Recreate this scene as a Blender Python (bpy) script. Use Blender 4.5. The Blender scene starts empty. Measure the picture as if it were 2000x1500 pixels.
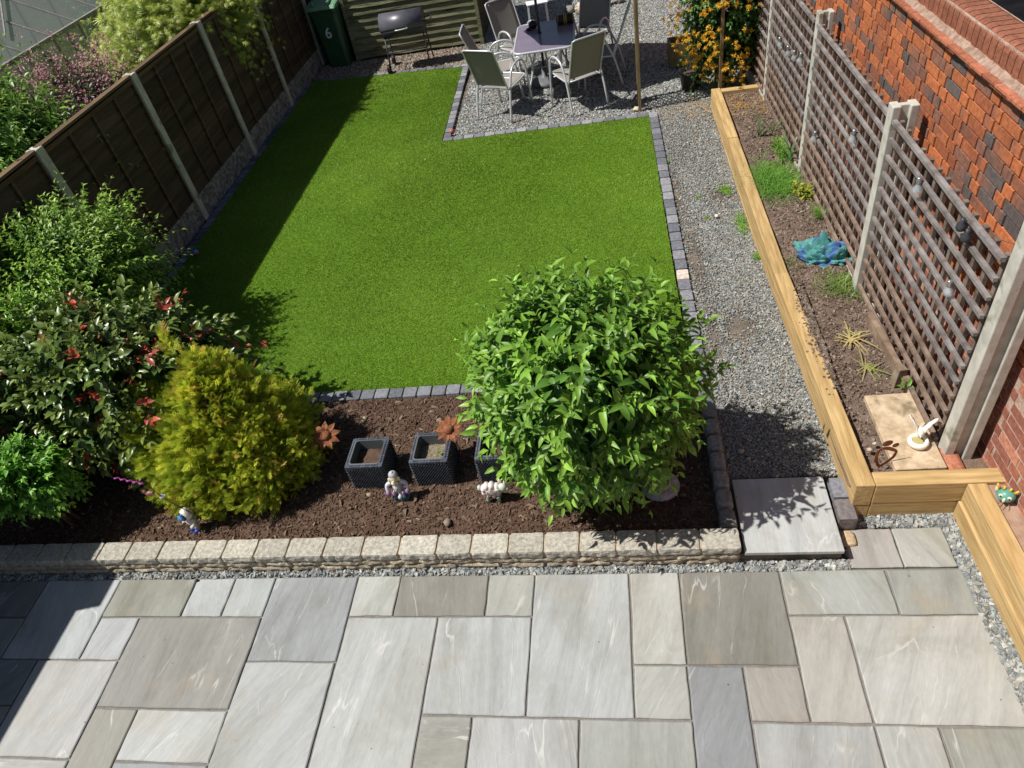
import bpy, bmesh, math, random
import numpy as np
from mathutils import Vector, Matrix, noise as mnoise
R_ = math.radians
rng = np.random.default_rng(7); random.seed(7)
scene = bpy.context.scene
COL = scene.collection

# ------------------------------------------------------------------ camera
cam_d = bpy.data.cameras.new('camera'); cam = bpy.data.objects.new('camera', cam_d); COL.objects.link(cam)
RW = Matrix(((0.98360352, 0.08262845, -0.16030176), (0.0591945, 0.69169984, 0.71975505), (0.17035295, -0.71744259, 0.67546725)))
m4 = RW.transposed().to_4x4(); m4.translation = Vector((0.705901092, -2.44868957, 4.01522749))
cam.matrix_world = m4
cam_d.sensor_width = 36; cam_d.lens = 1366.18 * 36 / 2000; cam_d.clip_start = .02; cam_d.clip_end = 400
scene.camera = cam
# ------------------------------------------------------------------ light
SUN_EL = 55.9; TO_SUN = Vector((-.979 * math.cos(R_(SUN_EL)), -.205 * math.cos(R_(SUN_EL)), math.sin(R_(SUN_EL))))
w = bpy.data.worlds.new('World'); scene.world = w; w.use_nodes = True
nt = w.node_tree; bg = nt.nodes['Background']; sky = nt.nodes.new('ShaderNodeTexSky')
sky.sky_type = 'NISHITA'; sky.sun_disc = False; sky.sun_elevation = R_(SUN_EL); sky.sun_rotation = math.atan2(TO_SUN.x, TO_SUN.y)
nt.links.new(sky.outputs[0], bg.inputs[0]); bg.inputs[1].default_value = .05
sd = bpy.data.lights.new('sun', 'SUN'); sd.energy = 4.8; sd.angle = R_(.53); sd.color = (1, .965, .915)
so = bpy.data.objects.new('sun', sd); COL.objects.link(so); so.rotation_euler = TO_SUN.to_track_quat('Z', 'Y').to_euler()
scene.view_settings.view_transform = 'Standard'; scene.view_settings.look = 'None'
scene.view_settings.exposure = .2; scene.view_settings.gamma = 1
scene.render.engine = 'CYCLES'
try: scene.cycles.use_denoising = True
except Exception: pass

# ------------------------------------------------------------------ helpers
def lin(c):
    return tuple((x/255/12.92 if x/255 <= .04045 else ((x/255+.055)/1.055)**2.4) for x in c)
def tag(o, label=None, cat=None, group=None, kind=None):
    if label: o['label'] = label
    if cat: o['category'] = cat
    if group: o['group'] = group
    if kind: o['kind'] = kind
    return o
def empty(name, loc=(0, 0, 0), rz=0, label=None, cat=None, group=None):
    o = bpy.data.objects.new(name, None); COL.objects.link(o); o.empty_display_size = .1
    o.location = loc; o.rotation_euler = (0, 0, rz)
    return tag(o, label, cat, group)
def copy_tree(o, parent=None):
    c = o.copy(); COL.objects.link(c)
    if parent: c.parent = parent
    for ch in list(o.children): copy_tree(ch, c)
    return c

def mat(name, c1, c2=None, scale=8, rough=.7, bump=.2, bscale=60, bdist=.01, attr=False, stretch=(1, 1, 1), metal=0, spec=.4,
        detail=6, trans=0, lo=.35, hi=.65, tc=None, third=None, emis=None):
    m = bpy.data.materials.new(name); m.use_nodes = True; t = m.node_tree; N = t.nodes; L = t.links
    b = N['Principled BSDF']; b.inputs['Roughness'].default_value = rough; b.inputs['Metallic'].default_value = metal
    b.inputs['Specular IOR Level'].default_value = spec
    if tc:
        src = N.new('ShaderNodeAttribute'); src.attribute_name = tc; vec = src.outputs['Vector']
    else:
        src = N.new('ShaderNodeTexCoord'); vec = src.outputs['Object']
    mp = N.new('ShaderNodeMapping'); mp.inputs['Scale'].default_value = stretch; L.new(vec, mp.inputs[0])
    nz = N.new('ShaderNodeTexNoise'); nz.inputs['Scale'].default_value = scale; nz.inputs['Detail'].default_value = detail
    nz.inputs['Roughness'].default_value = .6; L.new(mp.outputs[0], nz.inputs['Vector'])
    cr = N.new('ShaderNodeValToRGB'); cr.color_ramp.elements[0].position = lo; cr.color_ramp.elements[1].position = hi
    cr.color_ramp.elements[0].color = (*c1, 1); cr.color_ramp.elements[1].color = (*(c2 or c1), 1)
    L.new(nz.outputs['Fac'], cr.inputs[0]); out = cr.outputs[0]
    if third:   # (colour, scale, threshold): patches of another colour
        n3 = N.new('ShaderNodeTexNoise'); n3.inputs['Scale'].default_value = third[1]; n3.inputs['Detail'].default_value = 8; L.new(mp.outputs[0], n3.inputs['Vector'])
        r3 = N.new('ShaderNodeValToRGB'); r3.color_ramp.elements[0].position = third[2]; r3.color_ramp.elements[1].position = third[2]+.08
        r3.color_ramp.elements[0].color = (0, 0, 0, 1); r3.color_ramp.elements[1].color = (1, 1, 1, 1); L.new(n3.outputs['Fac'], r3.inputs[0])
        mx = N.new('ShaderNodeMixRGB'); L.new(r3.outputs[0], mx.inputs[0]); L.new(out, mx.inputs[1]); mx.inputs[2].default_value = (*third[0], 1); out = mx.outputs[0]
    if attr:
        at = N.new('ShaderNodeAttribute'); at.attribute_name = 'Col'
        mx = N.new('ShaderNodeMixRGB'); mx.blend_type = 'MULTIPLY'; mx.inputs[0].default_value = 1
        L.new(out, mx.inputs[1]); L.new(at.outputs['Color'], mx.inputs[2]); out = mx.outputs[0]
    L.new(out, b.inputs['Base Color'])
    if bump:
        bn = N.new('ShaderNodeTexNoise'); bn.inputs['Scale'].default_value = bscale; bn.inputs['Detail'].default_value = 6; L.new(mp.outputs[0], bn.inputs['Vector'])
        bu = N.new('ShaderNodeBump'); bu.inputs['Strength'].default_value = bump; bu.inputs['Distance'].default_value = bdist
        L.new(bn.outputs['Fac'], bu.inputs['Height']); L.new(bu.outputs[0], b.inputs['Normal'])
    if trans:
        tr = N.new('ShaderNodeBsdfTranslucent'); L.new(out, tr.inputs['Color'])
        ms = N.new('ShaderNodeMixShader'); ms.inputs[0].default_value = trans
        L.new(b.outputs[0], ms.inputs[1]); L.new(tr.outputs[0], ms.inputs[2]); L.new(ms.outputs[0], N['Material Output'].inputs['Surface'])
    return m

class MB:
    def __init__(s): s.v = []; s.f = []; s.c = []
    def add(s, vs, fs, col=(1, 1, 1)):
        o = len(s.v); s.v += [tuple(v) for v in vs]; s.f += [tuple(i+o for i in f) for f in fs]
        if len(col) == len(vs) and not isinstance(col[0], (int, float)): s.c += list(col)
        else: s.c += [tuple(col)]*len(vs)
        return s
    def box(s, x0, x1, y0, y1, z0, z1, col=(1, 1, 1), col2=None):
        vs = [(x, y, z) for x in (x0, x1) for y in (y0, y1) for z in (z0, z1)]
        fs = [(0, 1, 3, 2), (4, 6, 7, 5), (0, 4, 5, 1), (2, 3, 7, 6), (0, 2, 6, 4), (1, 5, 7, 3)]
        return s.add(vs, fs, [(col2 if (col2 and v[1] == y1) else col) for v in vs])
    def obox(s, c, sz, M=None, col=(1, 1, 1)):
        vs = []
        for x in (-.5, .5):
            for y in (-.5, .5):
                for z in (-.5, .5):
                    p = Vector((x*sz[0], y*sz[1], z*sz[2]))
                    if M: p = M @ p
                    vs.append(p+Vector(c))
        return s.add(vs, [(0, 1, 3, 2), (4, 6, 7, 5), (0, 4, 5, 1), (2, 3, 7, 6), (0, 2, 6, 4), (1, 5, 7, 3)], col)
    def bar(s, p, q, w_, h_, col=(1, 1, 1), up=(0, 0, 1)):
        p = Vector(p); q = Vector(q); d = (q-p); L = d.length; d.normalize(); u = Vector(up)
        x = d.cross(u)
        if x.length < 1e-4: x = d.cross(Vector((0, 1, 0)))
        x.normalize(); z = x.cross(d)
        M = Matrix((x, d, z)).transposed()
        return s.obox((p+q)/2, (w_, L, h_), M, col)
    def tube(s, pts, r, n=8, col=(1, 1, 1), caps=True, closed=False, rot0=0):
        pts = [Vector(p) for p in pts]; rs = r if isinstance(r, (list, tuple)) else [r]*len(pts)
        vs = []; fs = []; pn = None; m = len(pts)
        for i, p in enumerate(pts):
            if closed: t = pts[(i+1) % m]-pts[i-1]
            else: t = pts[min(i+1, m-1)]-pts[max(i-1, 0)]
            t.normalize()
            if pn is None:
                a = Vector((0, 0, 1)) if abs(t.z) < .9 else Vector((1, 0, 0)); pn = t.cross(a).normalized()
            else: pn = (pn-t*pn.dot(t)).normalized()
            b = t.cross(pn)
            for k in range(n):
                an = 2*math.pi*k/n+rot0; vs.append(p+(pn*math.cos(an)+b*math.sin(an))*rs[i])
        for i in range(m if closed else m-1):
            j = (i+1) % m
            for k in range(n): fs.append((i*n+k, i*n+(k+1) % n, j*n+(k+1) % n, j*n+k))
        if caps and not closed: fs.append(tuple(range(n))[::-1]); fs.append(tuple((m-1)*n+k for k in range(n)))
        return s.add(vs, fs, col)
    def lathe(s, prof, c=(0, 0, 0), n=24, col=(1, 1, 1), sx=1, sy=1):
        vs = []; fs = []; m = len(prof)
        for r, z in prof:
            for k in range(n):
                a = 2*math.pi*k/n; vs.append((c[0]+r*sx*math.cos(a), c[1]+r*sy*math.sin(a), c[2]+z))
        for i in range(m-1):
            for k in range(n): fs.append((i*n+k, i*n+(k+1) % n, (i+1)*n+(k+1) % n, (i+1)*n+k))
        fs.append(tuple(range(n))[::-1]); fs.append(tuple((m-1)*n+k for k in range(n)))
        return s.add(vs, fs, col)
    def ell(s, c, r, col=(1, 1, 1), n=12, M=None, jit=0):
        vs = []; fs = []; m = n//2+1
        for i in range(m):
            th = math.pi*i/(m-1)
            for k in range(n):
                a = 2*math.pi*k/n; p = Vector((r[0]*math.sin(th)*math.cos(a), r[1]*math.sin(th)*math.sin(a), r[2]*math.cos(th)))
                if jit: p *= 1+jit*mnoise.noise(p*9/max(r)+Vector(c)*7)
                if M: p = M @ p
                vs.append(p+Vector(c))
        for i in range(m-1):
            for k in range(n): fs.append((i*n+k, (i+1)*n+k, (i+1)*n+(k+1) % n, i*n+(k+1) % n))
        return s.add(vs, fs, col)
    def build(s, name, m, parent=None, smooth=False, bevel=0, seg=2):
        me = bpy.data.meshes.new(name); me.from_pydata(s.v, [], s.f); me.update()
        ca = me.color_attributes.new('Col', 'FLOAT_COLOR', 'POINT')
        arr = np.ones((len(s.v), 4), np.float32); arr[:, :3] = np.array([c[:3] for c in s.c], np.float32) if s.c else 1
        ca.data.foreach_set('color', arr.ravel())
        bm = bmesh.new(); bm.from_mesh(me); bmesh.ops.remove_doubles(bm, verts=bm.verts, dist=1e-6) if False else None
        bmesh.ops.recalc_face_normals(bm, faces=bm.faces); bm.to_mesh(me); bm.free()
        me.materials.append(m)
        if smooth: me.polygons.foreach_set('use_smooth', [True]*len(me.polygons))
        o = bpy.data.objects.new(name, me); COL.objects.link(o)
        if parent: o.parent = parent
        if bevel:
            b = o.modifiers.new('b', 'BEVEL'); b.width = bevel; b.segments = seg; b.limit_method = 'ANGLE'; b.angle_limit = R_(40)
        return o

def bulk(name, V, F, C, m, parent=None, smooth=False):
    """V (n,k,3) copies of a k-vertex template, F list of equal length faces, C (n,3) or (n,k,3) colours"""
    n, k, _ = V.shape; F = np.array(F); nf, fs = F.shape
    me = bpy.data.meshes.new(name)
    me.vertices.add(n*k); me.vertices.foreach_set('co', V.astype(np.float32).ravel())
    idx = (F[None]+(np.arange(n)*k)[:, None, None]).ravel()
    me.loops.add(len(idx)); me.loops.foreach_set('vertex_index', idx.astype(np.int32))
    me.polygons.add(n*nf); me.polygons.foreach_set('loop_start', (np.arange(n*nf)*fs).astype(np.int32))
    try: me.polygons.foreach_set('loop_total', np.full(n*nf, fs, np.int32))
    except Exception: pass
    me.update(calc_edges=True)
    if C.ndim == 2: C = np.repeat(C[:, None, :], k, 1)
    ca = me.color_attributes.new('Col', 'FLOAT_COLOR', 'POINT')
    arr = np.ones((n*k, 4), np.float32); arr[:, :3] = C.reshape(-1, 3); ca.data.foreach_set('color', arr.ravel())
    me.materials.append(m); me.polygons.foreach_set('use_smooth', np.full(n*nf, smooth))
    o = bpy.data.objects.new(name, me); COL.objects.link(o)
    if parent: o.parent = parent
    return o

def fbm(x, y, seed=0, f=1.5, octs=6, gain=.5):
    r = np.random.default_rng(seed); z = 0*x; a = 1.
    for o in range(octs):
        for k in range(3):
            th = r.uniform(0, 6.28); ph = r.uniform(0, 6.28)
            z = z+a/3*np.sin(f*(x*math.cos(th)+y*math.sin(th))*6.28+ph+1.3*np.sin(f*3.1*(x*math.sin(th)-y*math.cos(th))+ph*2))
        f *= 2.03; a *= gain
    return z

def sheet(name, x0, x1, y0, y1, step, hfun, m, cfun=None):
    nx = max(2, int((x1-x0)/step)+1); ny = max(2, int((y1-y0)/step)+1)
    X, Y = np.meshgrid(np.linspace(x0, x1, nx), np.linspace(y0, y1, ny), indexing='ij'); Z = hfun(X, Y)
    V = np.stack([X, Y, Z], -1).reshape(-1, 3)
    i, j = np.meshgrid(np.arange(nx-1), np.arange(ny-1), indexing='ij'); a = (i*ny+j).ravel()
    F = np.stack([a, a+ny, a+ny+1, a+1], 1)
    C = cfun(X, Y).reshape(-1, 3) if cfun else np.ones((len(V), 3))
    return bulk(name, V[None], F, C[None], m, smooth=True)

def smoothpts(pts, n=5):
    pts = [Vector(p) for p in pts]; out = []
    P = [pts[0]]+pts+[pts[-1]]
    for i in range(1, len(P)-2):
        for k in range(n):
            t = k/n; a, b, c, d = P[i-1], P[i], P[i+1], P[i+2]
            out.append(.5*((2*b)+(c-a)*t+(2*a-5*b+4*c-d)*t*t+(-a+3*b-3*c+d)*t*t*t))
    out.append(pts[-1]); return out

# stones -------------------------------------------------------------
CUBE = [(-1, -1, -1), (-1, -1, 1), (-1, 1, -1), (-1, 1, 1), (1, -1, -1), (1, -1, 1), (1, 1, -1), (1, 1, 1)]
CF = [(0, 1, 3, 2), (4, 6, 7, 5), (0, 4, 5, 1), (2, 3, 7, 6), (0, 2, 6, 4), (1, 5, 7, 3)]
def rotmats(n, r, tilt=1.):
    a = r.uniform(0, 6.283, n); b = r.normal(0, .35*tilt, n); c = r.normal(0, .35*tilt, n)
    ca, sa, cb, sb, cc, sc = np.cos(a), np.sin(a), np.cos(b), np.sin(b), np.cos(c), np.sin(c); o = np.zeros(n); l = o+1
    Z = np.stack([ca, -sa, o, sa, ca, o, o, o, l], -1).reshape(n, 3, 3)
    X = np.stack([l, o, o, o, cb, -sb, o, sb, cb], -1).reshape(n, 3, 3)
    Y = np.stack([cc, o, sc, o, l, o, -sc, o, cc], -1).reshape(n, 3, 3)
    return Z @ X @ Y
def stones(name, P, size, pal, m, seed=1, flat=.5, aspect=.65, jit=.28, tilt=1.):
    r = np.random.default_rng(seed); n = len(P)
    T = np.array(CUBE, float)[None]+r.normal(0, jit, (n, 8, 3))
    T[:, :, :2] *= 1-.25*(T[:, :, 2:3] > 0)
    s = size*np.exp(r.normal(0, .28, n))/2
    T *= np.stack([s, s*aspect*r.uniform(.8, 1.25, n), s*flat*r.uniform(.8, 1.3, n)], -1)[:, None, :]
    V = np.einsum('nij,nkj->nki', rotmats(n, r, tilt), T)+P[:, None, :]
    pal = np.array(pal); C = pal[r.integers(0, len(pal), n)]*r.uniform(.75, 1.25, (n, 1))
    return bulk(name, V, CF, C, m)

# foliage ------------------------------------------------------------
LEAF = np.array([(0, 0, 0), (.3, -.42, .10), (.3, 0, -.02), (.3, .42, .10), (.66, -.36, .06), (.66, 0, -.04), (.66, .36, .06), (1, 0, -.14)])
LEAFF3 = [(0, 2, 1), (0, 3, 2), (1, 2, 5), (1, 5, 4), (2, 3, 6), (2, 6, 5), (4, 5, 7), (5, 6, 7)]
LEAF5 = np.array([(0, 0, 0), (.45, -.5, .12), (.5, 0, 0), (.45, .5, .12), (1, 0, -.12)])
LEAF5F = [(0, 2, 1), (0, 3, 2), (1, 2, 4), (2, 3, 4)]
def unit(a): return a/np.maximum(np.linalg.norm(a, axis=-1, keepdims=True), 1e-9)
def leaves(name, P, D, N, L, W, C, m, parent=None, tmpl=LEAF, faces=LEAFF3, curl=None, smooth=True):
    D = unit(D); S = unit(np.cross(N, D)); U = np.cross(D, S)
    T = tmpl
    cz = T[None, :, 2]*L[:, None]
    if curl is not None: cz = cz-curl[:, None]*L[:, None]*(T[None, :, 0]**2)
    V = P[:, None, :]+D[:, None, :]*(T[None, :, 0, None]*L[:, None, None])+S[:, None, :]*(T[None, :, 1, None]*W[:, None, None])+U[:, None, :]*cz[..., None]
    return bulk(name, V, faces, C, m, parent, smooth)

def crown(center, rad, n_sh, seed, droop=.25, inner=.45, flat_bottom=-.75, lump=.16, up=.25, ragged=.12, power=1., taper=0):
    """shoots: start, control and end points on a lumpy ellipsoid"""
    r = np.random.default_rng(seed); C = np.array(center); Rr = np.array(rad)
    d = unit(r.normal(0, 1, (n_sh*2, 3))); d = d[d[:, 2] > flat_bottom][:n_sh]; n = len(d)
    lumpv = 1+lump*(np.sin(d[:, 0]*5+seed)+np.sin(d[:, 1]*6.3+seed*2)+np.sin(d[:, 2]*5.7+seed*3+d[:, 0]*3))/2+r.normal(0, ragged, n)
    rr = lumpv*r.uniform(.72, 1.0, n)**power
    E = C+d*Rr*rr[:, None]
    S = C+d*Rr*(inner*rr*r.uniform(.6, 1.1, n))[:, None]; S[:, 2] -= Rr[2]*.12
    E[:, 2] += Rr[2]*up*r.uniform(0, .5, n)*np.clip(d[:, 2]+.3, 0, 1)
    E[:, 2] -= droop*Rr[2]*np.clip(.4-d[:, 2], 0, 1)*r.uniform(.2, 1, n)
    if taper:
        for A_ in (S, E): f_ = 1-taper*np.clip((C[2]-A_[:, 2])/Rr[2], 0, 1.2)**1.3; A_[:, 0] = C[0]+(A_[:, 0]-C[0])*f_; A_[:, 1] = C[1]+(A_[:, 1]-C[1])*f_
    M = (S+E)/2; M[:, 2] += Rr[2]*.12
    return S, M, E, r
def shoot_leaves(S, M, E, r, nodes, per, L, W, t0=.25, ang=.9, Lj=.2, upn=.6, tipscale=.6):
    """returns leaf arrays along quadratic shoots"""
    n = len(S); P = []; D = []; Nn = []; Ls = []; T = []
    for k in range(nodes):
        t = t0+(1-t0)*(k+r.uniform(-.3, .3, n))/(nodes-1); t = np.clip(t, 0, 1.0)
        t_ = t[:, None]; p = (1-t_)**2*S+2*(1-t_)*t_*M+t_**2*E
        ax = unit(2*(1-t_)*(M-S)+2*t_*(E-M))
        ref = unit(np.cross(ax, np.array([0, 0, 1.])+r.normal(0, .2, (n, 3)))); ref2 = np.cross(ax, ref)
        ph = k*1.57+r.uniform(-.5, .5, n)
        for q in range(per):
            a = (ph+q*2*math.pi/per)[:, None]
            side = ref*np.cos(a)+ref2*np.sin(a); an = ang*r.uniform(.7, 1.25, n)*(1.0-.45*t**3)
            d = ax*np.cos(an)[:, None]+side*np.sin(an)[:, None]; d[:, 2] -= .12
            nn = unit(ax*.6+np.array([0, 0, upn])+r.normal(0, .25, (n, 3)))
            P.append(p); D.append(d); Nn.append(nn); T.append(t)
            Ls.append(L*np.exp(r.normal(0, Lj, n))*(1-(1-tipscale)*np.clip((t-.6)/.4, 0, 1)))
    P = np.concatenate(P); D = np.concatenate(D); Nn = np.concatenate(Nn); Ls = np.concatenate(Ls); T = np.concatenate(T)
    return P, D, Nn, Ls, Ls*W/L, T
def twigs(name, S, M, E, rad, m, parent, base=None):
    n = len(S); K = 5; V = np.zeros((n, K*3, 3)); t = np.linspace(0, 1, K)
    for i, tt in enumerate(t):
        p = (1-tt)**2*S+2*(1-tt)*tt*M+tt**2*E; ax = unit(2*(1-tt)*(M-S)+2*tt*(E-M))
        a = unit(np.cross(ax, np.array([.3, .2, 1.]))); b = np.cross(ax, a); rr = rad*(1-.75*tt)
        for k in range(3): V[:, i*3+k] = p+rr*(a*math.cos(k*2.094)+b*math.sin(k*2.094))
    F = [(i*3+k, i*3+(k+1) % 3, (i+1)*3+(k+1) % 3, (i+1)*3+k) for i in range(K-1) for k in range(3)]
    return bulk(name, V, F, np.ones((n, 3)), m, parent, True)
def stems_to(name, base, pts, r0, m, parent, n=6):
    b = MB()
    for p in pts:
        p = Vector(p); B = Vector(base)+Vector((random.uniform(-.06, .06), random.uniform(-.06, .06), 0))
        mid = B.lerp(p, .5)+Vector((random.uniform(-.05, .05), random.uniform(-.05, .05), .08))
        b.tube(smoothpts([B, mid, p], 4), [r0*(1-.7*i/8) for i in range(9)], n)
    return b.build(name, m, parent, True)
def cmix(a, b, t): return np.array(a)[None]*(1-t[:, None])+np.array(b)[None]*t[:, None]
# ------------------------------------------------------------------ materials
M_soil = mat('soil', (.075, .045, .03), (.14, .09, .065), scale=18, rough=.95, bump=.7, bscale=140, bdist=.012, spec=.1)
M_rsoil = mat('bed_soil', (.12, .083, .062), (.23, .165, .125), scale=7, rough=.95, bump=.8, bscale=90, bdist=.015, spec=.1)
M_bark = mat('bark_chips', (.8, .8, .8), (1.2, 1.2, 1.2), scale=60, rough=.85, bump=.3, attr=True, spec=.15)
M_stone = mat('slate_chips', (.8, .8, .8), (1.15, 1.15, 1.15), scale=50, rough=.75, bump=.2, attr=True, spec=.3)
M_gbase = mat('gravel_base', (.10, .09, .075), (.27, .22, .17), scale=6, rough=.95, bump=1, bscale=120, bdist=.02, spec=.1, third=((.42, .27, .19), 1.3, .62))
M_lawnb = mat('lawn_base', (.09, .18, .012), (.13, .25, .02), scale=160, rough=.85, bump=.5, bscale=300, spec=.15)
M_blade = mat('artificial_grass', (.85, .9, .85), (1.15, 1.1, 1.1), scale=1.2, rough=.45, bump=0, attr=True, spec=.35, trans=.3)
M_dark = mat('bitumen_base', (.12, .11, .095), rough=.9)
M_grout = mat('pointing', (.17, .155, .14), (.23, .21, .19), scale=30, rough=.95, bump=.4)
M_block = mat('walling_stone', (.55, .55, .52), (1.25, 1.22, 1.15), scale=45, rough=.9, bump=.8, bscale=120, bdist=.006, attr=True, spec=.2, lo=.3, hi=.7)
M_sett = mat('charcoal_sett', (.75, .75, .8), (1.25, 1.25, 1.25), scale=40, rough=.85, bump=.5, bscale=150, bdist=.003, attr=True, spec=.25)
M_conc = mat('concrete', (.42, .40, .34), (.58, .56, .49), scale=9, rough=.9, bump=.35, bscale=120, bdist=.004, spec=.2, third=((.27, .26, .19), 5, .62))
M_rock = mat('rockface_concrete', (.14, .13, .12), (.42, .40, .36), scale=16, rough=.95, bump=1, bscale=22, bdist=.05, spec=.15)
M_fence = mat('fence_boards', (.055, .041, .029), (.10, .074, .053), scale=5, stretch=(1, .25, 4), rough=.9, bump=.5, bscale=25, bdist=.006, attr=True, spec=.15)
M_trel = mat('trellis_wood', (.14, .112, .097), (.30, .262, .24), scale=9, stretch=(1, 1, 1), rough=.85, bump=.4, bscale=70, bdist=.004, attr=True, spec=.2)
M_sleep = mat('new_timber', (.37, .235, .09), (.60, .42, .20), scale=4.5, stretch=(7, .6, 10), rough=.75, bump=.3, bscale=18, bdist=.004, attr=True, spec=.2, third=((.47, .30, .12), 1.1, .60))
M_sleepx = mat('new_timber_cross', (.37, .235, .09), (.60, .42, .20), scale=4.5, stretch=(.6, 7, 10), rough=.75, bump=.3, bscale=18, bdist=.004, attr=True, spec=.2, third=((.47, .30, .12), 1.1, .60))
M_brick = mat('brick', (.75, .75, .75), (1.2, 1.2, 1.2), scale=35, rough=.85, bump=.35, bscale=130, bdist=.003, attr=True, spec=.2)
M_mort = mat('mortar', (.34, .22, .17), (.55, .42, .34), scale=14, rough=.95, bump=.7, bscale=60, bdist=.01, spec=.1)
M_shed = mat('shed_boards', (.13, .135, .08), (.29, .285, .18), scale=6, stretch=(.5, 1, 5), rough=.9, bump=.6, bscale=22, bdist=.01, attr=True, spec=.15, third=((.06, .06, .035), 4, .6))
M_leaf = mat('shrub_leaf', (.8, .85, .8), (1.2, 1.1, 1.1), scale=6, rough=.42, bump=.0, attr=True, spec=.45, trans=.3)
M_gloss = mat('glossy_leaf', (.85, .85, .85), (1.15, 1.15, 1.15), scale=6, rough=.33, bump=.0, attr=True, spec=.5, trans=.16)
M_scale = mat('conifer_spray', (.8, .85, .8), (1.2, 1.1, 1.1), scale=5, rough=.6, bump=.0, attr=True, spec=.25, trans=.45)
M_twig = mat('twig', (.10, .065, .04), (.19, .12, .07), scale=20, rough=.9)
M_alu = mat('painted_aluminium', (.60, .62, .64), rough=.35, bump=0, metal=.25, spec=.5)
M_sling = mat('sling_fabric', (.27, .25, .225), (.32, .295, .265), scale=200, rough=.85, bump=.3, bscale=500, bdist=.001, trans=.06, spec=.2)
M_black = mat('black_metal', (.035, .036, .042), (.06, .06, .07), scale=9, rough=.45, bump=.1, spec=.4)
M_blackp = mat('black_plastic', (.02, .02, .022), rough=.4, bump=0)
M_rattan = mat('rattan', (.045, .05, .062), (.085, .095, .115), scale=30, rough=.38, bump=.2, attr=True, spec=.5)
M_rust = mat('rust', (.16, .055, .025), (.32, .13, .06), scale=22, rough=.85, bump=.3, bscale=60, spec=.25)
M_cream = mat('cream_stone', (.74, .70, .60), (.86, .83, .75), scale=12, rough=.8, bump=.3, bscale=60, bdist=.003, attr=True)
M_pot = mat('painted_resin', (.85, .85, .85), (1.1, 1.1, 1.1), scale=14, rough=.4, bump=.15, attr=True)
M_greenp = mat('green_plastic', (.03, .085, .045), (.045, .11, .06), scale=6, rough=.45, bump=.05)
M_greenl = mat('green_lid_plastic', (.13, .27, .15), (.17, .33, .19), scale=6, rough=.4, bump=.05)
M_wood = mat('old_post', (.16, .11, .05), (.30, .22, .11), scale=10, stretch=(4, 4, .5), rough=.85, bump=.4)
M_white = mat('white_paint', (.8, .8, .8), rough=.5, bump=0)
M_cloth = mat('sack_cloth', (.9, .9, .9), (1.1, 1.1, 1.1), scale=20, rough=.6, bump=.5, bscale=300, bdist=.002, attr=True)
M_slabt = mat('tan_slab', (.38, .28, .17), (.64, .50, .34), scale=14, rough=.9, bump=.5, bscale=140, bdist=.004, third=((.24, .18, .11), 5, .57))
M_petal = mat('petal', (.9, .9, .9), (1.1, 1.1, 1.1), scale=9, rough=.6, bump=0, attr=True, trans=.3)
M_purple = mat('table_glass', (.20, .165, .215), (.23, .19, .245), scale=4, rough=.22, bump=0, spec=.5)
M_neigh = mat('rough_ground', (.03, .05, .015), (.07, .10, .03), scale=3, rough=.95, bump=.6)
M_render = mat('painted_render', (.5, .47, .42), (.58, .55, .5), scale=5, rough=.9, bump=.3)
M_gframe = mat('weathered_aluminium', (.24, .22, .20), (.36, .34, .31), scale=9, rough=.55, bump=.1, metal=.3)
def glassm(name, col, alpha, rough=.06):
    m = bpy.data.materials.new(name); m.use_nodes = True; t = m.node_tree; b = t.nodes['Principled BSDF']
    b.inputs['Base Color'].default_value = (*col, 1); b.inputs['Roughness'].default_value = rough; b.inputs['Specular IOR Level'].default_value = .9
    tr = t.nodes.new('ShaderNodeBsdfTransparent'); ms = t.nodes.new('ShaderNodeMixShader'); ms.inputs[0].default_value = alpha
    t.links.new(tr.outputs[0], ms.inputs[1]); t.links.new(b.outputs[0], ms.inputs[2]); t.links.new(ms.outputs[0], t.nodes['Material Output'].inputs['Surface'])
    return m
M_glass = glassm('dirty_glass', (.24, .26, .24), .48, .10); M_bulb = glassm('bulb_glass', (.55, .6, .62), .4, .03)

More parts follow.
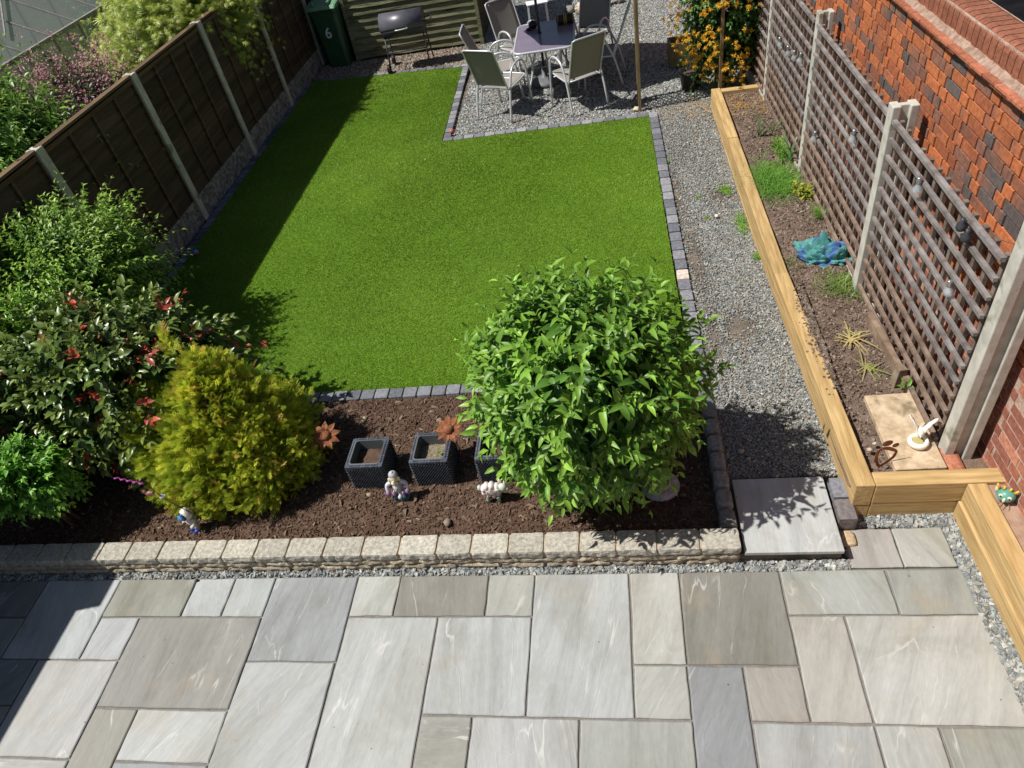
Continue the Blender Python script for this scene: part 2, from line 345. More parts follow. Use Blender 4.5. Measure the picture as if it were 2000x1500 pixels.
def slabmat():
    m = bpy.data.materials.new('riven_sandstone'); m.use_nodes = True; t = m.node_tree; N = t.nodes; L = t.links; b = N['Principled BSDF']
    b.inputs['Roughness'].default_value = .62; b.inputs['Specular IOR Level'].default_value = .3
    tc = N.new('ShaderNodeAttribute'); tc.attribute_name = 'tc'; V = tc.outputs['Vector']
    def nz(scale, stretch, det=8, dist=0., rough=.6):
        mp = N.new('ShaderNodeMapping'); mp.inputs['Scale'].default_value = stretch; L.new(V, mp.inputs[0])
        n = N.new('ShaderNodeTexNoise'); n.inputs['Scale'].default_value = scale; n.inputs['Detail'].default_value = det; n.inputs['Distortion'].default_value = dist
        n.inputs['Roughness'].default_value = rough; L.new(mp.outputs[0], n.inputs['Vector']); return n.outputs['Fac']
    def ramp(f, stops):
        r = N.new('ShaderNodeValToRGB'); e = r.color_ramp.elements
        while len(e) < len(stops): e.new(.5)
        for k, (p, c) in enumerate(stops): e[k].position = p; e[k].color = (c, c, c, 1) if isinstance(c, (int, float)) else (*c, 1)
        L.new(f, r.inputs[0]); return r.outputs[0]
    def mix(kind, f, a, c):
        x = N.new('ShaderNodeMixRGB'); x.blend_type = kind
        if isinstance(f, float): x.inputs[0].default_value = f
        else: L.new(f, x.inputs[0])
        for s_, v in ((1, a), (2, c)):
            if isinstance(v, tuple): x.inputs[s_].default_value = (*v, 1)
            else: L.new(v, x.inputs[s_])
        return x.outputs[0]
    at = N.new('ShaderNodeAttribute'); at.attribute_name = 'Col'
    streak = ramp(nz(11, (1, .09, 1), 12, .35, .72), [(.28, .76), (.5, 1.0), (.72, 1.16)])
    base = mix('MULTIPLY', 1., at.outputs['Color'], streak)
    cloud = ramp(nz(2.2, (1, .6, 1), 5, .5), [(.28, (.76, .735, .68)), (.5, (1, 1, 1)), (.74, (1.1, 1.1, 1.13))])
    base = mix('MULTIPLY', 1., base, cloud)
    vein = ramp(nz(2.4, (1, .25, 1), 5, .7, .5), [(.489, 0), (.496, 1), (.5, 1), (.505, 0)])
    mask = ramp(nz(3.4, (1, 1, 1), 2), [(.48, 0), (.66, .5)])
    vm = mix('MULTIPLY', 1., vein, mask)
    base = mix('MIX', vm, base, (.66, .65, .61))
    fine = ramp(nz(60, (1, .3, 1), 4), [(.3, .93), (.7, 1.06)]); base = mix('MULTIPLY', 1., base, fine)
    stain = ramp(nz(2.1, (1, 1, 1), 6, .4), [(.57, 0), (.74, .34)]); base = mix('MIX', stain, base, (.36, .27, .16))
    spot = ramp(nz(26, (1, 1, 1), 1), [(.775, 0), (.80, .8)]); base = mix('MIX', spot, base, (.10, .09, .08))
    L.new(base, b.inputs['Base Color'])
    h = N.new('ShaderNodeMath'); h.operation = 'MULTIPLY_ADD'; L.new(vein, h.inputs[0]); h.inputs[1].default_value = .25; L.new(nz(5, (1, .2, 1), 8, .4), h.inputs[2])
    bu = N.new('ShaderNodeBump'); bu.inputs['Strength'].default_value = .45; bu.inputs['Distance'].default_value = .006; L.new(h.outputs[0], bu.inputs['Height'])
    L.new(bu.outputs[0], b.inputs['Normal'])
    return m
M_slab = slabmat()

# ------------------------------------------------------------------ setting: levels
Z0, ZL = 0., .10       # patio, garden level
g = MB(); g.box(-60, 60, -60, 80, -.5, -.06); tag(g.build('ground', M_neigh), kind='structure')
g = MB(); g.box(-5.2, 4, -5, -.0, -.055, -.012); tag(g.build('patio_base', M_grout), kind='structure')

MOD = .305
slabs = [(-14, -12, 0, 1, (150, 150, 145)), (-14, -12, 1, 3, (170, 170, 165)), (-15, -11, 3, 5, (160, 160, 155)), (-15, -13, 2.0, 3, (160, 160, 158)), (-12, -10, 0, 2, (192, 197, 202)), (-10, -8, 0, 1, (168, 167, 150)), (-8, -7, 0, 1, (192, 197, 202)), (-7, -6, 0, 1, (188, 194, 194)),
 (-6, -4, 0, 2, (165, 168, 173)), (-4, -3, 0, 1, (198, 199, 190)), (-3, -1, 0, 1, (156, 149, 136)), (-1, 0, 0, 1, (184, 182, 170)), (0, 2, 0, 3, (188, 190, 191)), (2, 3, 0, 2, (197, 193, 184)),
 (3, 5, 0, 2, (150, 144, 130)), (5, 7, 0, 1, (180, 184, 176)), (7, 8.4, 0, 1, (166, 168, 158)), (6.38, 7.37, -.95, 0, (184, 175, 168)), (7.37, 8.36, -.95, 0, (188, 188, 178)),
 (-9, -6, 1, 3, (163, 157, 148)), (-10, -9, 1, 2, (186, 188, 190)), (-11, -9, 2, 4, (193, 190, 187)), (-13, -11, 2, 3, (150, 155, 160)), (-13, -11, 3, 5, (155, 155, 155)), (-9, -8, 3, 5, (168, 161, 145)), (-8, -6, 3, 4, (198, 199, 196)),
 (-8, -6, 4, 5, (165, 168, 172)), (-11, -9, 4, 5, (190, 188, 184)), (-6, -4, 2, 5, (188, 189, 187)), (-4, -2, 1, 5, (192, 192, 189)), (-2, 0, 1, 3, (192, 195, 197)), (-2, -1, 3, 5, (172, 170, 158)), (-1, 1, 3, 5, (190, 189, 188)),
 (1, 3, 3, 5, (172, 174, 164)), (2, 3, 2, 3, (185, 184, 172)), (3, 4, 2, 5, (150, 152, 158)), (4, 5, 2, 3, (177, 166, 153)), (5, 6, 1, 3, (192, 185, 173)), (6, 8.43, 1, 3, (196, 194, 186)), (4, 6, 3, 5, (179, 179, 178)),
 (6, 7, 3, 5, (187, 187, 180)), (7, 9.3, 3, 5, (166, 167, 154))]
# rows beyond the frame's lower edge
for k, x in enumerate(range(-15, 8, 2)): slabs.append((x, x+2, 5, 8, (175+(k*37) % 20, 176+(k*29) % 18, 170+(k*13) % 18)))
def patio():
    V = []; F = []; C = []; TC = []
    r = np.random.default_rng(3)
    for (i0, i1, j0, j1, c) in slabs:
        gp = r.uniform(.004, .008, 4); x0 = i0*MOD+gp[0]; x1 = i1*MOD-gp[1]; y1 = -j0*MOD-gp[2]-.006*(j0 == 0); y0 = -j1*MOD+gp[3]
        if i0 < -14.5 and j0 == 2.0: x1 = -13*MOD-.006
        pts = []
        def edge(ax, ay, bx, by):
            n = max(3, int(math.hypot(bx-ax, by-ay)/.022)); nx, ny = (by-ay), -(bx-ax); l = math.hypot(nx, ny); nx /= l; ny /= l
            w_ = r.normal(0, .0011, n); w_ = np.convolve(w_, [.3, .4, .3], 'same'); w2 = .0016*np.sin(np.linspace(0, r.uniform(3, 9), n)+r.uniform(0, 6))
            for k in range(n):
                t = k/n; f = (w_[k]+w2[k]) if k else 0.
                if k == 0: pts.append((ax+(bx-ax)*.004, ay+(by-ay)*.004))
                else: pts.append((ax+(bx-ax)*t+nx*f, ay+(by-ay)*t+ny*f))
        edge(x0, y0, x1, y0); edge(x1, y0, x1, y1); edge(x1, y1, x0, y1); edge(x0, y1, x0, y0)
        cx, cy = (x0+x1)/2, (y0+y1)/2; n = len(pts); o = len(V)
        hz = r.uniform(-.0015, .0015)
        inner = [(cx+(px-cx)*(1-.006/abs(x1-x0)*2), cy+(py-cy)*(1-.006/abs(y1-y0)*2)) for px, py in pts]
        V += [(px, py, hz) for px, py in inner]; V += [(px, py, hz-.004) for px, py in pts]; V += [(px, py, -.03) for px, py in pts]
        F.append(list(range(o, o+n)))
        for k in range(n):
            k2 = (k+1) % n
            F.append([o+k, o+n+k, o+n+k2, o+k2]); F.append([o+n+k, o+2*n+k, o+2*n+k2, o+n+k2])
        lc = np.array(lin(c)); lc = lc.mean()*.5*np.array((.985, 1.015, .955))+lc*.5*np.array((.99, 1.0, .99)); C += [tuple(lc*.73)]*(3*n)
        th = r.choice([0, .35, 1.57, -.3, 0, .15, .5])+r.normal(0, .12); off = r.uniform(0, 40, 2); ct, st = math.cos(th), math.sin(th)
        for (px, py) in inner+pts+pts: TC.append((px*ct-py*st+off[0], px*st+py*ct+off[1], 0))
    me = bpy.data.meshes.new('patio'); me.from_pydata(V, [], F); me.update()
    ca = me.color_attributes.new('Col', 'FLOAT_COLOR', 'POINT'); a = np.ones((len(V), 4), np.float32); a[:, :3] = C; ca.data.foreach_set('color', a.ravel())
    ta = me.attributes.new('tc', 'FLOAT_VECTOR', 'POINT'); ta.data.foreach_set('vector', np.array(TC, np.float32).ravel())
    me.materials.append(M_slab); o = bpy.data.objects.new('patio', me); COL.objects.link(o); tag(o, kind='structure')
patio()

# lawn ---------------------------------------------------------------
LAWN = [(-4.36, 1.74), (1.16, 1.74), (1.11, 6.60), (-1.67, 6.60), (-1.76, 9.42), (-4.50, 9.72)]
def inpoly(x, y, P):
    c = np.zeros(len(x), bool); n = len(P)
    for i in range(n):
        x0, y0 = P[i]; x1, y1 = P[(i+1) % n]
        k = ((y0 > y) != (y1 > y)); xi = x0+(y-y0)/(y1-y0+1e-12)*(x1-x0); c ^= k & (x < xi)
    return c
me = bpy.data.meshes.new('lawn'); me.from_pydata([(x, y, ZL+.004) for x, y in LAWN]+[(x, y, -.04) for x, y in LAWN], [], [tuple(range(6))]+[(i, i+6, (i+1) % 6+6, (i+1) % 6) for i in range(6)])
me.materials.append(M_lawnb); o = bpy.data.objects.new('lawn', me); COL.objects.link(o); tag(o, kind='structure')
def blades(n=520000):
    r = np.random.default_rng(11)
    x = r.uniform(-4.5, 1.16, n*14//10); y = 1.74+(9.72-1.74)*r.uniform(0, 1, len(x))**1.18; k = inpoly(x, y, LAWN); x = x[k][:n]; y = y[k][:n]; n = len(x)
    h = r.uniform(.014, .026, n); a = r.uniform(0, 6.28, n); wd = r.uniform(.0016, .0030, n)*(1+.12*(y-1.7))
    lean = r.normal(0, .007, (n, 2))+np.array([.002, -.003])+.004*np.stack([np.sin(x*2+y), np.cos(y*1.7-x)], 1)
    V = np.zeros((n, 3, 3)); V[:, 0] = np.stack([x-wd*np.cos(a), y-wd*np.sin(a), np.full(n, ZL+.002)], 1)
    V[:, 1] = np.stack([x+wd*np.cos(a), y+wd*np.sin(a), np.full(n, ZL+.002)], 1); V[:, 2] = np.stack([x+lean[:, 0], y+lean[:, 1], ZL+h], 1)
    t = r.uniform(0, 1, n); C = cmix((.175, .295, .03), (.32, .455, .062), t)
    pal = r.uniform(0, 1, n) > .955; C[pal] = (.34, .45, .12)
    patch = 1+.13*fbm(x, y, 5, .22, 4)+.10*fbm(x, y, 15, 1.1, 3)+.05*np.sign(np.sin(x*1.55+.3))*1.0; C = C*patch[:, None]
    o = bulk('grass_blades', V, [(0, 1, 2)], C, M_blade); tag(o, 'bright green artificial grass pile covering the L-shaped lawn', 'grass', kind='stuff')
blades()

# flower bed soil -----------------------------------------------------
def bedh(x, y): return .085+.012*fbm(x, y, 2, .7, 6, .6)+.03*np.exp(-((x+1.2)**2)/6)*np.exp(-((y-.9)**2)/.5)
tag(sheet('flower_bed_soil', -4.75, 1.2, .17, 1.66, .014, bedh, M_soil), kind='structure')
r = np.random.default_rng(5); n = 26000
P = np.stack([r.uniform(-4.5, 1.18, n), r.uniform(.19, 1.64, n), np.zeros(n)], 1); P[:, 2] = bedh(P[:, 0], P[:, 1])+r.uniform(0, .007, n)
o = stones('bark_mulch', P, .017, [(.10, .06, .04), (.15, .09, .06), (.07, .042, .03), (.20, .13, .085), (.13, .08, .055)], M_bark, 6, flat=.3, aspect=.4, tilt=1.3)
tag(o, 'dark brown bark and soil crumbs covering the front flower bed', 'mulch', kind='stuff')
n = 900; P = np.stack([r.uniform(-4.3, 1.15, n), r.uniform(.22, 1.6, n), np.zeros(n)], 1); P[:, 2] = bedh(P[:, 0], P[:, 1])+.008
o = stones('bark_mulch', P, .036, [(.12, .08, .055), (.19, .13, .09), (.085, .06, .045), (.27, .19, .13), (.16, .12, .09)], M_bark, 9, flat=.25, aspect=.35, tilt=1.2)
tag(o, 'larger bark flakes and twiggy bits strewn over the front flower bed', 'mulch', kind='stuff')
# strip left of lawn, top strip by shed
g = MB(); g.box(-5.0, -4.44, 1.6, 12, -.04, .075); tag(g.build('earth_strip', M_soil), kind='structure')
g = MB(); g.box(-5.0, 3.6, 9.3, 16, -.045, .07); tag(g.build('gravel_bed_base', M_gbase), kind='structure')
g = MB(); g.box(-1.6, 3.6, 6.66, 9.3, -.045, .07); tag(g.build('gravel_yard_base', M_gbase), kind='structure')
g = MB(); g.box(1.2, 1.90, .07, .655, -.045, .07); g.box(1.2, 2.0, .66, 6.66, -.045, .069)
tag(g.build('gravel_path_base', M_gbase), kind='structure')
g = MB(); g.box(-5, 2.7, -.02, .25, -.05, -.028); g.box(1.94, 2.7, -3, .4, -.052, -.03); tag(g.build('gravel_strip_base', M_gbase), kind='structure')

SL = [(.24, .26, .255), (.30, .32, .305), (.17, .185, .19), (.37, .38, .355), (.27, .275, .255), (.43, .435, .40), (.20, .215, .215), (.30, .28, .24)]
def gravel(name, label, poly, n, size, z, zj, seed, thin=None, pal=SL, **kw):
    r = np.random.default_rng(seed); xs = [p[0] for p in poly]; ys = [p[1] for p in poly]
    x = r.uniform(min(xs), max(xs), n*3); y = r.uniform(min(ys), max(ys), n*3); k = inpoly(x, y, poly); x, y = x[k], y[k]
    if thin: k = thin(x, y, r); x, y = x[k], y[k]
    x, y = x[:n], y[:n]
    P = np.stack([x, y, z+r.uniform(0, zj, len(x))], 1)
    o = stones(name, P, size, pal, M_stone, seed, **kw); tag(o, label, 'gravel', kind='stuff')
def paththin(x, y, r):   # bare earthy patches of the path
    d = np.zeros(len(x))
    for px, py, rx, ry, s in ((1.62, 2.25, .22, .32, .9), (1.36, 3.3, .12, .8, .85), (1.75, 4.45, .22, .3, .8), (1.5, 5.7, .5, .9, .5), (1.7, 1.35, .2, .15, .5), (1.40, 2.2, .1, .7, .8), (1.9, 6.4, .4, .3, .6), (1.3, 4.6, .1, 1.2, .8)):
        d = np.maximum(d, s*np.exp(-((x-px)/rx)**2-((y-py)/ry)**2))
    return r.uniform(0, 1, len(x)) > np.clip(d*1.15, 0, .93)
gravel('path_gravel', 'small green-grey chippings on the narrow path beside the timber bed', [(1.29, .66), (2.03, .66), (1.93, 6.95), (1.22, 6.95)], 52000, .0122, ZL-.032, .016, 21, paththin, pal=SL+SL+[(.34, .27, .20), (.26, .20, .15), (.40, .35, .28)])
gravel('seating_gravel', 'grey-green chippings under the table and chairs', [(-1.53, 6.74), (1.24, 6.74), (1.24, 6.9), (3.2, 7.2), (3.2, 13.5), (-1.6, 13.5)], 95000, .0185, ZL-.032, .012, 22, pal=[tuple(1.22*v for v in c) for c in SL])
gravel('bark_gravel', 'brown bark and stones between lawn and shed', [(-4.55, 9.86), (-1.55, 9.55), (-1.55, 10.6), (-4.55, 10.6)], 13000, .024, ZL-.03, .012, 23, pal=[(.30, .23, .17), (.22, .15, .10), (.40, .34, .27), (.16, .11, .08), (.32, .30, .27)])
gravel('edge_gravel', 'large blue-grey slate chips between the stone wall and the patio', [(-4.8, -.004), (-4.8, .10), (1.35, .12), (1.35, .075), (1.94, .07), (1.94, -.004)], 10500, .0215, -.03, .030, 24, jit=.33, tilt=2)
gravel('border_gravel', 'large blue-grey slate chips between the patio slabs and the timber beds', [(1.95, .06), (1.99, .41), (2.68, .40), (2.69, -3), (2.84, -3), (2.84, -1.55), (2.57, -.92), (2.57, .29), (1.94, .3), (1.94, 0)], 11500, .0215, -.03, .030, 25, jit=.33, tilt=2)
gravel('border_gravel', 'slate chips around the end of the short slabs', [(2.555, -.93), (2.66, -.93), (2.66, .38), (2.555, .38)], 3600, .0215, -.03, .030, 26, jit=.33, tilt=2)

# ------------------------------------------------------------------ walling and edging
def rough_block(b, x0, x1, y0, y1, z0, z1, col, amp=.006, n=(6, 4, 3), rnd=.008, seed=0):
    """a split stone block: a box grid with rounded corners and a rough face"""
    V = {}; vs = []; fs = []
    def vid(i, j, k):
        if (i, j, k) not in V:
            V[(i, j, k)] = len(vs)
            fx, fy, fz = i/n[0], j/n[1], k/n[2]; p = Vector((x0+(x1-x0)*fx, y0+(y1-y0)*fy, z0+(z1-z0)*fz))
            e = (fx in (0, 1))+(fy in (0, 1))+(fz in (0, 1)); c = Vector(((x0+x1)/2, (y0+y1)/2, (z0+z1)/2))
            if e >= 2: p += (c-p).normalized()*rnd*(e-1)
            q = p*26+Vector((seed*3.1, seed*1.7, 0)); a = amp*(1 if k < n[2] else .35)
            p += Vector((mnoise.noise(q), mnoise.noise(q+Vector((9, 2, 5))), mnoise.noise(q+Vector((3, 8, 1)))))*a
            vs.append(p)
        return V[(i, j, k)]
    for i in range(n[0]):
        for j in range(n[1]):
            for k, fl in ((0, 1), (n[2], 0)):
                q = (vid(i, j, k), vid(i+1, j, k), vid(i+1, j+1, k), vid(i, j+1, k)); fs.append(q[::-1] if fl else q)
    for i in range(n[0]):
        for k in range(n[2]):
            for j, fl in ((0, 0), (n[1], 1)):
                q = (vid(i, j, k), vid(i+1, j, k), vid(i+1, j, k+1), vid(i, j, k+1)); fs.append(q[::-1] if fl else q)
    for j in range(n[1]):
        for k in range(n[2]):
            for i, fl in ((0, 1), (n[0], 0)):
                q = (vid(i, j, k), vid(i, j+1, k), vid(i, j+1, k+1), vid(i, j, k+1)); fs.append(q[::-1] if fl else q)
    b.add(vs, fs, col)
wall = empty('stone_wall', (0, 0, 0), 0, 'low buff stone block wall with rough tooled coping along the front of the flower bed', 'wall')
b = MB(); x = 1.302; k = 0
while x > -4.9:
    w_ = random.uniform(.23, .28); t = random.uniform(.85, 1.1); c = (.50*t, .475*t, .42*t)
    rough_block(b, x-w_+.008, x, .042, .198, .106, .172, c, .009, (14, 8, 4), .005, k); x -= w_; k += 1
b.build('coping', M_block, wall, False)
b = MB(); x = 1.297
for row, (z0, z1) in enumerate(((.052, .098), (.0, .045), (-.05, -.006))):
    x = 1.297-row*.11
    while x > -4.9:
        w_ = random.choice((.2, .23, .3, .2)); t = random.uniform(.8, 1.1); c = (.46*t, .40*t, .31*t)
        rough_block(b, max(x-w_+.01, -5), x, .043-.003*row, .18, z0, z1, c, .011, (9, 3, 3), .007, k); x -= w_; k += 1
    if row: rough_block(b, 1.297-row*.11+.01, 1.297, .052, .18, z0, z1, (.42, .36, .28), .01, (4, 3, 3), .007, k)
b.build('walling_courses', M_block, wall, False)
M_mb = mat('buff_mortar', (.38, .28, .18), (.52, .40, .27), scale=20, rough=.95, bump=.5, bscale=90)
b = MB(); b.box(-4.95, 1.288, .056, .186, -.055, .160); b.build('mortar', M_mb, wall)
# cobble side wall
sw = empty('cobble_kerb', (1.25, .2, 0), 0, 'raised dark cobble kerb between flower bed and gravel path, in the shade of the leafy shrub', 'kerb')
b = MB(); y = 0.0; k = 50
while y < 1.10:
    w_ = .16; t = random.uniform(.8, 1.25); c = (.27*t, .265*t, .26*t)
    rough_block(b, -.052, .052, y+.008, y+w_-.002, -.02, .168-.0*y, c, .006, (4, 6, 5), .012, k); y += w_; k += 1
b.build('cobbles', M_block, sw, False)
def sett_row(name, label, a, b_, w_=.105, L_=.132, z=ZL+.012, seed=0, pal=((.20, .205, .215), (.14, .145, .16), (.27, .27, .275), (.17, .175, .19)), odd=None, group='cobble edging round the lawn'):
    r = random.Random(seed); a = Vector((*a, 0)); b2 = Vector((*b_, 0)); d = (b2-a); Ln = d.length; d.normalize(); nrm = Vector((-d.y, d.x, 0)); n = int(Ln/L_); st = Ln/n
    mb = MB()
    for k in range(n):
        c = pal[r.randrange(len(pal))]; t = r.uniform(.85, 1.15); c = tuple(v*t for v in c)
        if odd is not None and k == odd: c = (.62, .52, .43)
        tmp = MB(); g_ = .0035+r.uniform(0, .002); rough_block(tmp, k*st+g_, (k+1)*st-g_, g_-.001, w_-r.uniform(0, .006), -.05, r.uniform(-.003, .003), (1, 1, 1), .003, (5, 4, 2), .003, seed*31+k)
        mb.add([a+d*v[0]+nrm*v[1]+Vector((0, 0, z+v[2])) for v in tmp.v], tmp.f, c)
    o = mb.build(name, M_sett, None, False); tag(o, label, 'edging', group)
    return o
sett_row('cobble_edging', 'charcoal cobble edging right of the lawn along the gravel path, one cobble cream', (1.30, 1.34), (1.225, 6.71), .115, .158, seed=1, odd=10)
sett_row('cobble_edging', 'charcoal cobble edging between the front flower bed and the lawn', (1.17, 1.625), (-4.36, 1.625), -.112, .125, seed=2)
sett_row('cobble_edging', 'charcoal cobble edging on the near side of the gravel seating area', (1.11, 6.605), (-1.66, 6.605), -.105, .145, seed=3)
sett_row('cobble_edging', 'charcoal cobble edging on the left side of the gravel seating area', (-1.555, 6.72), (-1.65, 9.42), .108, .15, seed=4)
sett_row('cobble_edging', 'charcoal cobble edging across the far end of the lawn below the shed', (-1.65, 9.42), (-4.52, 9.72), -.105, .15, seed=5)
sett_row('cobble_edging', 'shaded charcoal cobble edging running along the foot of the left fence', (-4.50, 9.72), (-4.36, 1.75), -.10, .13, seed=6, pal=((.16, .165, .2), (.11, .115, .14), (.2, .2, .23)))  # darker, bluer palette puts the fence's shade into these setts

# loose path slab and blocks
sl = MB(); r = random.Random(4)
tagd = tag(MB().box(1.325, 1.905, .05, .625, .082, .112).build('paving_slab', M_slab, None, False, .004), 'single pale grey slab at the start of the gravel path, dappled by leaf shadows', 'paving slab')
me = tagd.data; nv = len(me.vertices); ta = me.attributes.new('tc', 'FLOAT_VECTOR', 'POINT'); ta.data.foreach_set('vector', np.array([(v.co.x+50, v.co.y+3, 0) for v in me.vertices], np.float32).ravel())
me.attributes['Col'].data.foreach_set('color', np.tile(np.array([.44, .45, .435, 1], np.float32), nv))
o = MB(); rough_block(o, 1.93, 2.04, .44, .60, 0, .128, (.20, .20, .215), .003, (5, 6, 4), .003, 3); tag(o.build('cobble', M_sett, None, False), 'dark cobble beside the timber bed, farther of the pair next to the path slab', 'cobble')
o = MB(); rough_block(o, 1.925, 2.035, .27, .43, 0, .125, (.17, .15, .145), .003, (5, 6, 4), .003, 5); tag(o.build('cobble', M_sett, None, False), 'dark brownish cobble by the timber corner, nearer of the pair next to the path slab', 'cobble')
o = MB(); rough_block(o, 1.925, 2.02, .15, .26, -.02, .03, (.58, .45, .30), .006, (3, 4, 3), .008, 6); tag(o.build('stone', M_block, None, True), 'small buff stone at the foot of the timber corner', 'stone')

# ------------------------------------------------------------------ timber raised beds
rb = empty('raised_bed', (2, .4, 0), 0, 'long raised bed of new honey coloured sleepers between gravel path and trellis', 'raised bed')
def sl_(parent, x0, x1, y0, y1, z0, z1, t=1., cross=False):
    px, py, pz = parent.location; b = MB(); b.box(x0-px, x1-px, y0-py, y1-py, z0-pz, z1-pz, (t, t, t)); return b.build('sleeper', M_sleepx if cross else M_sleep, parent, False, .006, 2)
# the long side drifts 0.12 m to the left over its length
def slong(parent, ya, yb, xa, xb, z0, z1, t, w_=.112):
    px, py, pz = parent.location; b = MB()
    vs = [(x, y, z) for (x, y) in ((xa, ya), (xa+w_, ya), (xb+w_, yb), (xb, yb)) for z in (z0, z1)]
    b.add([(v[0]-px, v[1]-py, v[2]) for v in vs], [(0, 2, 4, 6), (1, 7, 5, 3), (0, 1, 3, 2), (2, 3, 5, 4), (4, 5, 7, 6), (6, 7, 1, 0)], (t, t, t)); return b.build('sleeper', M_sleep, parent, False, .006, 2)
slong(rb, .383, 2.66, 2.022, 1.945, .112, .312, 1.0); slong(rb, 2.664, 5.30, 1.945, 1.915, .108, .305, .93); slong(rb, 5.304, 6.72, 1.915, 1.90, .112, .31, 1.04)
slong(rb, .386, 3.6, 2.024, 1.93, -.06, .108, .95); slong(rb, 3.604, 6.72, 1.93, 1.902, -.06, .106, .95)
sl_(rb, 2.137, 2.90, .381, .49, .132, .312, .98, True); sl_(rb, 2.138, 2.66, .384, .488, -.06, .128, .9, True)
sl_(rb, 2.018, 2.60, 6.62, 6.72, .112, .300, 1., True)
rb2 = empty('raised_bed', (2.7, 0, 0), 0, 'narrow bed edged with new sleepers along the foot of the brick wall', 'raised bed')
slong(rb2, -3.2, .376, 2.72, 2.645, .150, .312, 1.02, .105); slong(rb2, -3.2, .374, 2.708, 2.633, -.06, .146, .97, .10)
def rsoil(x, y): return .245+.016*fbm(x, y, 8, .9, 6, .6)+.045*np.exp(-((x-2.3)/.25)**2-((y-3.4)/.5)**2)+.04*np.exp(-((x-2.15)/.1)**2-((y-1.7)/.5)**2)-.03*np.exp(-((y-.7)/.5)**2)+.03*np.exp(-((x-2.3)/.2)**2-((y-2.1)/.2)**2)
tag(sheet('bed_soil', 2.0, 2.9, .45, 6.68, .012, rsoil, M_rsoil), kind='structure')
tag(sheet('bed_soil', 2.70, 3.1, -3.2, .40, .015, lambda x, y: .285+.01*fbm(x, y, 9, 1.5, 5), mat('pink_soil', (.30, .19, .13), (.42, .29, .21), scale=12, rough=.95, bump=.6, spec=.1)), kind='structure')
r = np.random.default_rng(15); n = 9000
P = np.stack([r.uniform(2.09, 2.66, n), r.uniform(.5, 6.6, n), np.zeros(n)], 1); P[:, 2] = rsoil(P[:, 0], P[:, 1])+r.uniform(-.003, .006, n)
q = 900; t_ = r.uniform(0, 1, q); yy = 1.6+r.normal(0, .28, q)*1.0+.25; xx = 2.085+r.exponential(.022, q)*-1+.045; k = (xx > 1.99) & (yy > .9) & (yy < 2.6) & (xx < 2.13)
P = np.concatenate([P, np.stack([xx, yy, np.full(q, .313)], 1)[k]])
o = stones('soil_crumbs', P, .014, [(.16, .115, .085), (.20, .15, .115), (.12, .085, .065), (.26, .21, .17)], M_bark, 16, flat=.7, aspect=.8, tilt=2)
tag(o, 'crumbs of pale brown soil and grit in the raised timber bed', 'soil', kind='stuff')

# ------------------------------------------------------------------ left fence
FX = -4.60; POSTS = [-5.85, -4.02, -2.18, -.35, 1.47, 3.31, 5.15, 6.95, 8.72, 10.62, 12.45]
fen = empty('lap_fence', (FX, 0, ZL), 0, 'dark brown lap fence with concrete posts and gravel boards along the left of the lawn', 'fence')
def hpost(name, parent, x, y, h, wx=.11, wy=.10, m=M_conc, z0=0):
    b = MB(); s_ = wy*.28
    pr = [(-wx/2, -wy/2), (wx/2, -wy/2), (wx/2, -wy/2), (wx/2, wy/2), (-wx/2, wy/2)]
    # H section, slots face +-y
    f = wx*.32; pts = [(-wx/2, -wy/2), (-wx/2+f, -wy/2), (-wx/2+f, -wy/2+s_), (wx/2-f, -wy/2+s_), (wx/2-f, -wy/2), (wx/2, -wy/2), (wx/2, wy/2), (wx/2-f, wy/2), (wx/2-f, wy/2-s_), (-wx/2+f, wy/2-s_), (-wx/2+f, wy/2), (-wx/2, wy/2)]
    vs = [(x+px, y+py, z0) for px, py in pts]+[(x+px, y+py, z0+h) for px, py in pts]; n = len(pts)
    b.add(vs, [tuple(range(n))[::-1], tuple(range(n, 2*n))]+[(i, (i+1) % n, n+(i+1) % n, n+i) for i in range(n)])
    return b.build(name, m, parent, False, .006)
for y in POSTS: hpost('post', fen, 0, y, 1.83, .12, .105)
